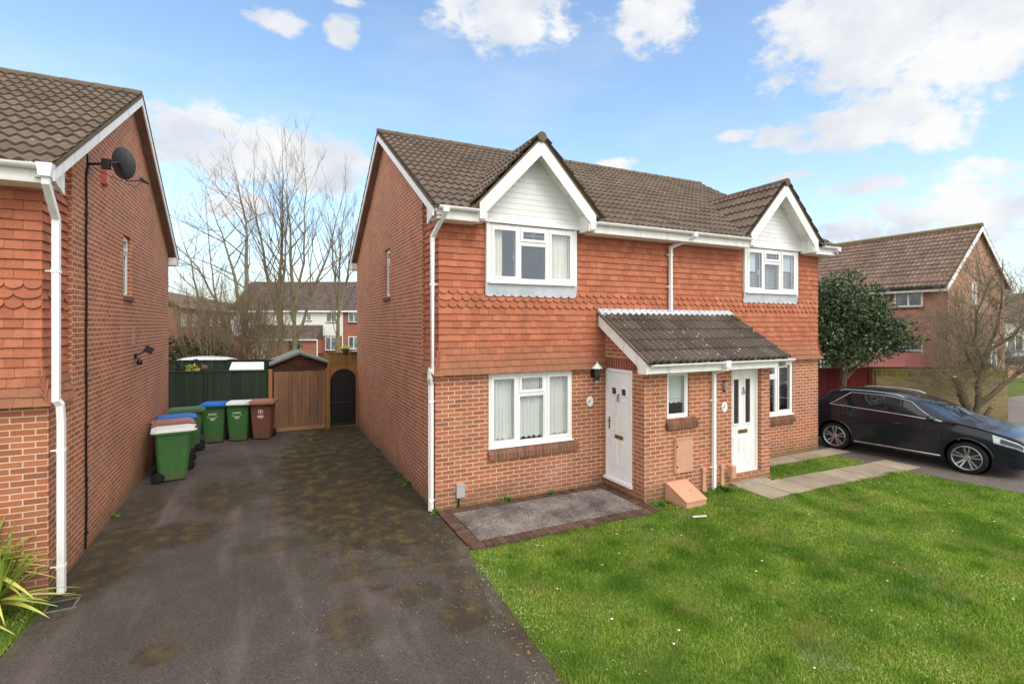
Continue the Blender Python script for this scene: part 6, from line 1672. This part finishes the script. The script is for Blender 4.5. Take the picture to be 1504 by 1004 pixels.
bare_tree('distant bare tree low beside the long brick building', (-14, 58, 0), [([(0,0,0), (0,0,4), (-.2,0,7)], .3, .08)], 28, 14, 3.0, .3, .6, 3, 5, group=BG_)
def shrub(label, loc, seed, n, h, w, tm, name='bare_shrub', up=.5, dep=None, kids=5, r=.022):
    e = thing(name, loc, label, 'shrub', R_(YAW)); WO[e.name] = Vector((0,0,0)); rg = random.Random(seed); mb = MB()
    for k in range(n):
        a = rg.uniform(0, 2*PI); s = rg.random()**.6; d = Vector((math.cos(a)*w*s/h*.9, math.sin(a)*(dep or w)*s/h*.9, 1)).normalized()
        grow(mb, rg, Vector((math.cos(a)*w*.25*s, math.sin(a)*(dep or w)*.25*s, 0)), d, h*rg.uniform(.7, 1.05), r*rg.uniform(.6, 1.2), 1, 3, up, .6, kids, .16)
    mb.build('stems', tm, e); return e
shrub('tangled reddish bare shrub below the tree with the thick forking trunk', (-3.0, 16.4, 0), 31, 64, 4.3, 1.8, M['twig2'])
shrub('tangled brown bare shrub left of the reddish one, over the dark fence', (-4.6, 17.2, 0), 32, 56, 4.6, 2.0, M['twig'])
shrub('thin bare shrub in front of the white garage door of the far terrace', (-2.2, 14.2, 0), 33, 18, 3.0, .8, M['twig'])
shrub('dense bare shrub in front of the brown brick house, left of two', (20.7, 4.4, 0), 34, 30, 3.3, 1.5, M['twig'], dep=1.0)
shrub('dense bare shrub with mossy twigs in front of the brown brick house, right of two', (20.9, 1.3, 0), 35, 44, 3.6, 1.7, M['bark'], dep=1.0)
def foliage(mb, rg, blobs, n, size, drop=0):
    tot = sum(b[3]*b[4]*b[5] for b in blobs)
    for (cx, cy, cz, rx, ry, rz) in blobs:
        for k in range(int(n*rx*ry*rz/tot)):
            v = Vector((rg.gauss(0,1), rg.gauss(0,1), rg.gauss(0,1))).normalized()*(rg.random()**.4)
            p = Vector((cx + v.x*rx, cy + v.y*ry, cz + v.z*rz))
            d = (v*.7 + Vector((rg.uniform(-1,1), rg.uniform(-1,1), rg.uniform(-1,1)))*.8 + Vector((0,0,-drop))).normalized()*size*rg.uniform(.6, 1.25)
            s = d.orthogonal().normalized(); s.rotate(Matrix.Rotation(rg.uniform(0, 6.28), 3, d.normalized())); s *= size*.26; nrm = d.cross(s).normalized()*size*.10
            m1 = p + d*.5
            r = rg.random()
            mb.face([p, m1 - s + nrm, p + d], r=r); mb.face([p, p + d, m1 + s + nrm], r=r)
def leafmat(name, c1, c2, c3, rough, spec=.5):
    t = NT(name); t.col(t.ramp(t.rnd(), [(0, lin(c1)), (.6, lin(c2)), (1, lin(c3))])); t.rough(rough, spec); return t.m
M['holly'] = leafmat('dark_glossy_leaf', (44, 64, 36), (64, 88, 50), (118, 134, 94), .32, .5)
M['ever'] = leafmat('dull_evergreen_leaf', (42, 54, 30), (58, 72, 40), (84, 92, 54), .6, .3)
M['mix'] = leafmat('olive_leaf', (70, 92, 44), (98, 118, 60), (134, 146, 84), .6, .3)
def leafy(name, label, loc, blobs, n, size, m, seed, stems=(), limbs=(), cat='tree'):
    e = thing(name, loc, label, cat, R_(YAW)); WO[e.name] = Vector((0,0,0)); rg = random.Random(seed)
    mb = MB(); foliage(mb, rg, blobs, n, size); mb.build('crown', m, e)
    tr = MB()
    for (pts, r0, r1) in stems: tr.tube(pts, [r0 + (r1-r0)*i/(len(pts)-1) for i in range(len(pts))], 8)
    for (cx, cy, cz, rx, ry, rz) in blobs:
        if stems:
            top = Vector(stems[0][0][-1]); grow(tr, rg, top, (Vector((cx, cy, cz)) - top).normalized(), (Vector((cx, cy, cz)) - top).length*1.1+.1, .05, 1, 3, .1, .6, 4)
    if stems: tr.build('trunk', M['bark2'], e)
    return e
leafy('holly_tree', 'dark glossy evergreen tree beside the right end of the pair of houses', (14.35, 2.0, 0), [(-.1,0,3.9,.8,.9,.6), (.6,.1,3.6,.85,.9,.55), (1.25,0,2.95,.75,.8,.42), (-.45,.1,3.0,.8,.9,.55), (.5,0,2.55,.9,.9,.36), (1.85,0,2.6,.5,.6,.3), (.15,0,4.65,.5,.6,.3), (-.6,0,4.3,.6,.7,.4), (1.35,.2,3.75,.45,.6,.35), (1.0,0,4.25,.4,.5,.25), (2.2,.1,3.1,.3,.4,.2), (1.5,0,2.35,.45,.5,.2), (-.2,0,3.5,.9,.9,.4), (.9,0,3.2,1.0,.8,.3), (.1,0,2.25,.7,.7,.25), (-.6,.2,2.3,.6,.6,.3), (.9,-.2,2.2,.5,.5,.22), (-.9,0,3.4,.5,.6,.5), (2.3,-.1,2.65,.35,.4,.2), (.3,-.2,2.0,.35,.5,.2), (-.8,-.1,2.7,.5,.6,.3), (-.15,-.35,2.0,.4,.4,.25), (-.7,0,2.1,.35,.4,.3)], 12500, .13, M['holly'], 41, [([(0,0,0), (.05,0,1.2), (.15,0,2.2)], .13, .08), ([(.05,0,1.3), (.6,0,1.9), (1.1,0,2.3)], .07, .04)])
leafy('evergreen_shrub', 'dark evergreen shrub at the left behind the white vehicle roof', (-6.0, 18.0, 0), [(.0,0,1.6,1.4,1.1,1.0), (.9,0,1.9,1.1,1.0,.9), (1.6,.2,1.5,1.0,.9,.9), (-.8,0,2.0,1.0,.9,.9)], 6000, .12, M['ever'], 42, cat='shrub')
leafy('evergreen_shrub', 'olive green shrub against the red shed roof, below the bare shrubs', (20.9, 1.2, 0), [(0,0,1.45,.6,.5,.5), (.5,0,1.3,.5,.5,.4)], 2200, .09, M['mix'], 43, cat='shrub')
leafy('evergreen_shrub', 'small yellow-green plant over the dark fence near the wicker ball', (-4.52, 9.35, 0), [(0,0,1.75,.18,.15,.22)], 320, .08, leafmat('yellow_leaf', (130, 136, 50), (170, 170, 70), (200, 190, 90), .6, .3), 44, cat='plant')
leafy('evergreen_shrub', 'ragged climber on the taller dark green fence', (-4.9, 9.75, 0), [(0,0,1.85,.3,.1,.25), (.5,0,1.75,.25,.1,.2)], 400, .07, M['ever'], 45, cat='plant')
# pollarded tree in front of the buff wall
pt = thing('pollarded_tree', (16.95, -.40, 0), 'rough bare tree with sawn-off limbs standing in front of the buff brick wall', 'tree', R_(YAW)); WO[pt.name] = Vector((0,0,0))
rg = random.Random(51); tr = MB(); br = MB(); ends = MB()
limbs = [([(-.02,0,-.05), (-.22,0,.68), (-.35,0,1.0), (-.46,0,1.33), (-.55,0,1.55)], .125, .088), ([(0,0,0), (.14,0,.72), (.25,.1,1.3), (.42,.1,1.95), (.58,.15,2.4), (.85,.15,2.95), (1.05,.2,3.9), (1.1,.2,5.2)], .105, .012), ([(.14,0,.7), (.5,-.05,1.02), (1.0,-.1,1.45), (1.5,-.15,1.85), (2.1,-.2,2.4)], .085, .02), ([(.3,.1,1.5), (.1,.3,2.2), (-.1,.4,2.9)], .07, .02), ([(.5,.15,2.3), (1.2,.0,2.8), (1.9,-.1,3.7)], .06, .02), ([(.42,.1,1.95), (.2,.2,2.6), (.3,.2,3.5), (.7,.2,4.6)], .05, .015)]
for pts, r0, r1 in limbs:
    P = [Vector(p) for p in pts]; fine = []
    for a, b in zip(P, P[1:]):
        for k in range(4): fine.append(a.lerp(b, k/4) + Vector((rg.uniform(-1,1), rg.uniform(-1,1), rg.uniform(-1,1)))*.022)
    fine.append(P[-1]); n = len(fine); tr.tube(fine, [(r0 + (r1-r0)*i/(n-1))*rg.uniform(.9, 1.15) for i in range(n)], 9)
    if r1 < .09:
        for j in range(26):
            t = .3 + .7*rg.random(); f = t*(n-1); i = min(int(f), n-2); p = fine[i]
            d = Vector((rg.uniform(-1,1), rg.uniform(-.8,.8), rg.uniform(-.1,1.0))).normalized(); grow(br, rg, p, d, rg.uniform(.7, 1.7), .014, 1, 3, .3, .6, 6, .2)
tr.tube([(.2,-.05,.0), (.32,-.05,.35), (.5,-.05,.62)], [.07, .065, .06], 9)
tr.build('trunk', M['bark2'], pt, smooth=True); br.build('branches', M['bark'], pt)
cutm = plain('sawn_wood', (196, 172, 128), (168, 142, 100), 9, .8, .2)
for (c, d, r) in (((-.553,0,1.556), (-.35,0,.9), .085), ((.502,-.05,.623), (.6,0,.8), .058)):
    b = MB(); d = Vector(d).normalized(); b.tube([Vector(c), Vector(c)+d*.012], [r, r*.98], 14); b.build('sawn_end', cutm, pt)

# ------------------------------------------------------------------ sky, sun, camera
SUN_EL, SUN_AZ = 46.0, 166.0          # azimuth clockwise from +y (street is towards -y)
w = bpy.data.worlds.new('World'); S.world = w; w.use_nodes = True
nt = w.node_tree; nt.nodes.clear()
N = nt.nodes.new; LK = nt.links.new
outw = N('ShaderNodeOutputWorld'); bgn = N('ShaderNodeBackground'); LK(bgn.outputs[0], outw.inputs[0]); bgn.inputs[1].default_value = SKYSTR
sky = N('ShaderNodeTexSky'); sky.sky_type = 'NISHITA'; sky.sun_disc = False; sky.sun_elevation = R_(SUN_EL); sky.sun_rotation = R_(SUN_AZ)
sky.air_density = 1.0; sky.dust_density = 1.2; sky.ozone_density = 1.0
tcw = N('ShaderNodeTexCoord'); D = tcw.outputs['Generated']
def wm(op, a, b=None):
    nd = N('ShaderNodeMath'); nd.operation = op
    for i, v in enumerate((a, b)):
        if v is None: continue
        if isinstance(v, (int, float)): nd.inputs[i].default_value = v
        else: LK(v, nd.inputs[i])
    return nd.outputs[0]
def wdot(v):
    nd = N('ShaderNodeVectorMath'); nd.operation = 'DOT_PRODUCT'; LK(D, nd.inputs[0]); nd.inputs[1].default_value = v; return nd.outputs['Value']
def wnoise(scale, detail, rough=.6, off=(0, 0, 0), zs=1.6):
    mp = N('ShaderNodeMapping'); mp.inputs['Location'].default_value = off; mp.inputs['Scale'].default_value = (1, 1, zs); LK(D, mp.inputs[0])
    nd = N('ShaderNodeTexNoise'); nd.inputs['Scale'].default_value = scale; nd.inputs['Detail'].default_value = detail; nd.inputs['Roughness'].default_value = rough
    LK(mp.outputs[0], nd.inputs['Vector']); return nd.outputs[0]
CLOUDS = [(63.5, 25.0, 0.137, 0.071), (68.0, 21.9, 0.099, 0.038), (59.0, 27.3, 0.091, 0.047), (70.5, 23.5, 0.103, 0.07), (62.1, 18.6, 0.084, 0.055), (58.7, 17.8, 0.074, 0.035), (65.6, 16.7, 0.051, 0.034), (53.9, 18.3, 0.054, 0.018), (49.8, 18.7, 0.032, 0.01), (67.8, 11.2, 0.047, 0.044), (70.5, 9.8, 0.051, 0.041), (65.2, 9.7, 0.068, 0.026), (61.6, 12.6, 0.058, 0.013), (60.0, 8.3, 0.069, 0.027), (68.5, 7.9, 0.061, 0.029), (25.7, 31.3, 0.096, 0.047), (41.7, 30.0, 0.072, 0.049), (21.9, 32.4, 0.068, 0.028), (1.4, 28.5, 0.046, 0.018), (7.4, 28.7, 0.026, 0.023), (7.9, 31.1, 0.028, 0.008), (-5.6, 17.3, 0.099, 0.049), (-1.2, 16.9, 0.124, 0.049), (3.9, 16.9, 0.109, 0.047), (-8.3, 17.9, 0.055, 0.04), (7.2, 16.0, 0.053, 0.008), (-3.0, 11.9, 0.052, 0.027), (37.4, 17.0, 0.034, 0.015), (54.5, 14.4, 0.039, 0.005), (46.2, 12.8, 0.034, 0.006)]
field = None; low = None
for (az, el, sx, sy) in CLOUDS:
    a, e_ = R_(az), R_(el); c = Vector((math.sin(a)*math.cos(e_), math.cos(a)*math.cos(e_), math.sin(e_)))
    r = Vector((math.cos(a), -math.sin(a), 0)); u = r.cross(c)
    x = wm('SUBTRACT', wdot(r/sx), c.dot(r)/sx); y = wm('SUBTRACT', wdot(u/sy), c.dot(u)/sy)
    f = wm('SUBTRACT', 1.2 + (.45 if sx > .085 else 0), wm('ADD', wm('MULTIPLY', x, x), wm('MULTIPLY', y, y)))
    field = f if field is None else wm('MAXIMUM', field, f)
# added bright overcast, unseen behind, beside and above the camera, as fill light
def wmap(v, a, b, lo, hi):
    nd = N('ShaderNodeMapRange'); nd.interpolation_type = 'SMOOTHSTEP'
    for k, q in enumerate((a, b, lo, hi)): nd.inputs[k+1].default_value = q
    LK(v, nd.inputs[0]); return nd.outputs[0]
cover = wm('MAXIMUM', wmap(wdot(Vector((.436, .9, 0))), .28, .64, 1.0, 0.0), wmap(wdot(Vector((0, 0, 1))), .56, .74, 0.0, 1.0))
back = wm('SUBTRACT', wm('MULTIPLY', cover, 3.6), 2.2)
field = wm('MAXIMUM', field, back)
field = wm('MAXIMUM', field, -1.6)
n1 = wnoise(20, 9, .6); n2 = wnoise(8, 4, .5); n3 = wnoise(55, 6, .6)
fld = wm('ADD', field, wm('ADD', wm('MULTIPLY', wm('SUBTRACT', n1, .5), 4.6), wm('ADD', wm('MULTIPLY', wm('SUBTRACT', n2, .5), 1.5), wm('MULTIPLY', wm('SUBTRACT', n3, .5), 1.3))))
mr = N('ShaderNodeMapRange'); mr.interpolation_type = 'SMOOTHSTEP'; mr.inputs[1].default_value = -.25; mr.inputs[2].default_value = 1.15; LK(fld, mr.inputs[0])
veil = N('ShaderNodeMapRange'); veil.inputs[1].default_value = .5; veil.inputs[2].default_value = .75; veil.inputs[4].default_value = .22; LK(wnoise(3.0, 6, .6, (5, 2, 0), 3.5), veil.inputs[0])
sepw = N('ShaderNodeSeparateXYZ'); LK(D, sepw.inputs[0])
hz = N('ShaderNodeMapRange'); hz.inputs[1].default_value = .0; hz.inputs[2].default_value = .30; hz.inputs[3].default_value = .5; hz.inputs[4].default_value = .0; LK(sepw.outputs[2], hz.inputs[0])
cr = N('ShaderNodeValToRGB'); cr.color_ramp.elements[0].position = .36; cr.color_ramp.elements[1].position = .62
cr.color_ramp.elements[0].color = (.70, .76, .85, 1); cr.color_ramp.elements[1].color = (1, 1, 1, 1); LK(wnoise(6.5, 6, .55, (.0, .0, .05)), cr.inputs[0])
def wmix(f, a, b, mode='MIX'):
    nd = N('ShaderNodeMix'); nd.data_type = 'RGBA'; nd.blend_type = mode
    for s, v in ((nd.inputs[0], f), (nd.inputs[6], a), (nd.inputs[7], b)):
        if isinstance(v, (float, int)): s.default_value = v
        elif isinstance(v, tuple): s.default_value = v
        else: LK(v, s)
    return nd.outputs[2]
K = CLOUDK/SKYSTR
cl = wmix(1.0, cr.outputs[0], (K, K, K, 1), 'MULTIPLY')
base = wmix(1.0, sky.outputs[0], SKYTINT, 'MULTIPLY')
c = wmix(hz.outputs[0], base, (K*.78, K*.86, K*.96, 1))
c = wmix(veil.outputs[0], c, (K*.9, K*.95, K, 1))
c = wmix(mr.outputs[0], c, wmix(cover, cl, (K*FILLK, K*FILLK, K*FILLK*1.01, 1)))
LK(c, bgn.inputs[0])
sd = bpy.data.lights.new('sun', 'SUN'); sd.energy = SUNSTR; sd.angle = R_(SUNANG); sd.color = (1, .955, .89)
so = bpy.data.objects.new('sun', sd); COL.objects.link(so)
a, e_ = R_(SUN_AZ), R_(SUN_EL); sv = Vector((math.sin(a)*math.cos(e_), math.cos(a)*math.cos(e_), math.sin(e_)))
so.rotation_euler = sv.to_track_quat('Z', 'Y').to_euler()
cam = bpy.data.cameras.new('camera'); cam.sensor_width = 36; cam.lens = 748.04/1504*36; cam.shift_y = -(502-476.66)/1504; cam.clip_end = 2000; cam.clip_start = .05
cobj = bpy.data.objects.new('camera', cam); COL.objects.link(cobj); cobj.location = (-2.583, -8.286, 3.155); cobj.rotation_euler = (PI/2, 0, R_(-25.845)); S.camera = cobj
vs = S.view_settings; S.display_settings.display_device = 'sRGB'; vs.view_transform = 'Standard'; vs.look = 'None'; vs.gamma = 1; vs.exposure = EXPO; vs.use_curve_mapping = False
S.cycles.max_bounces = 8; S.cycles.transparent_max_bounces = 12
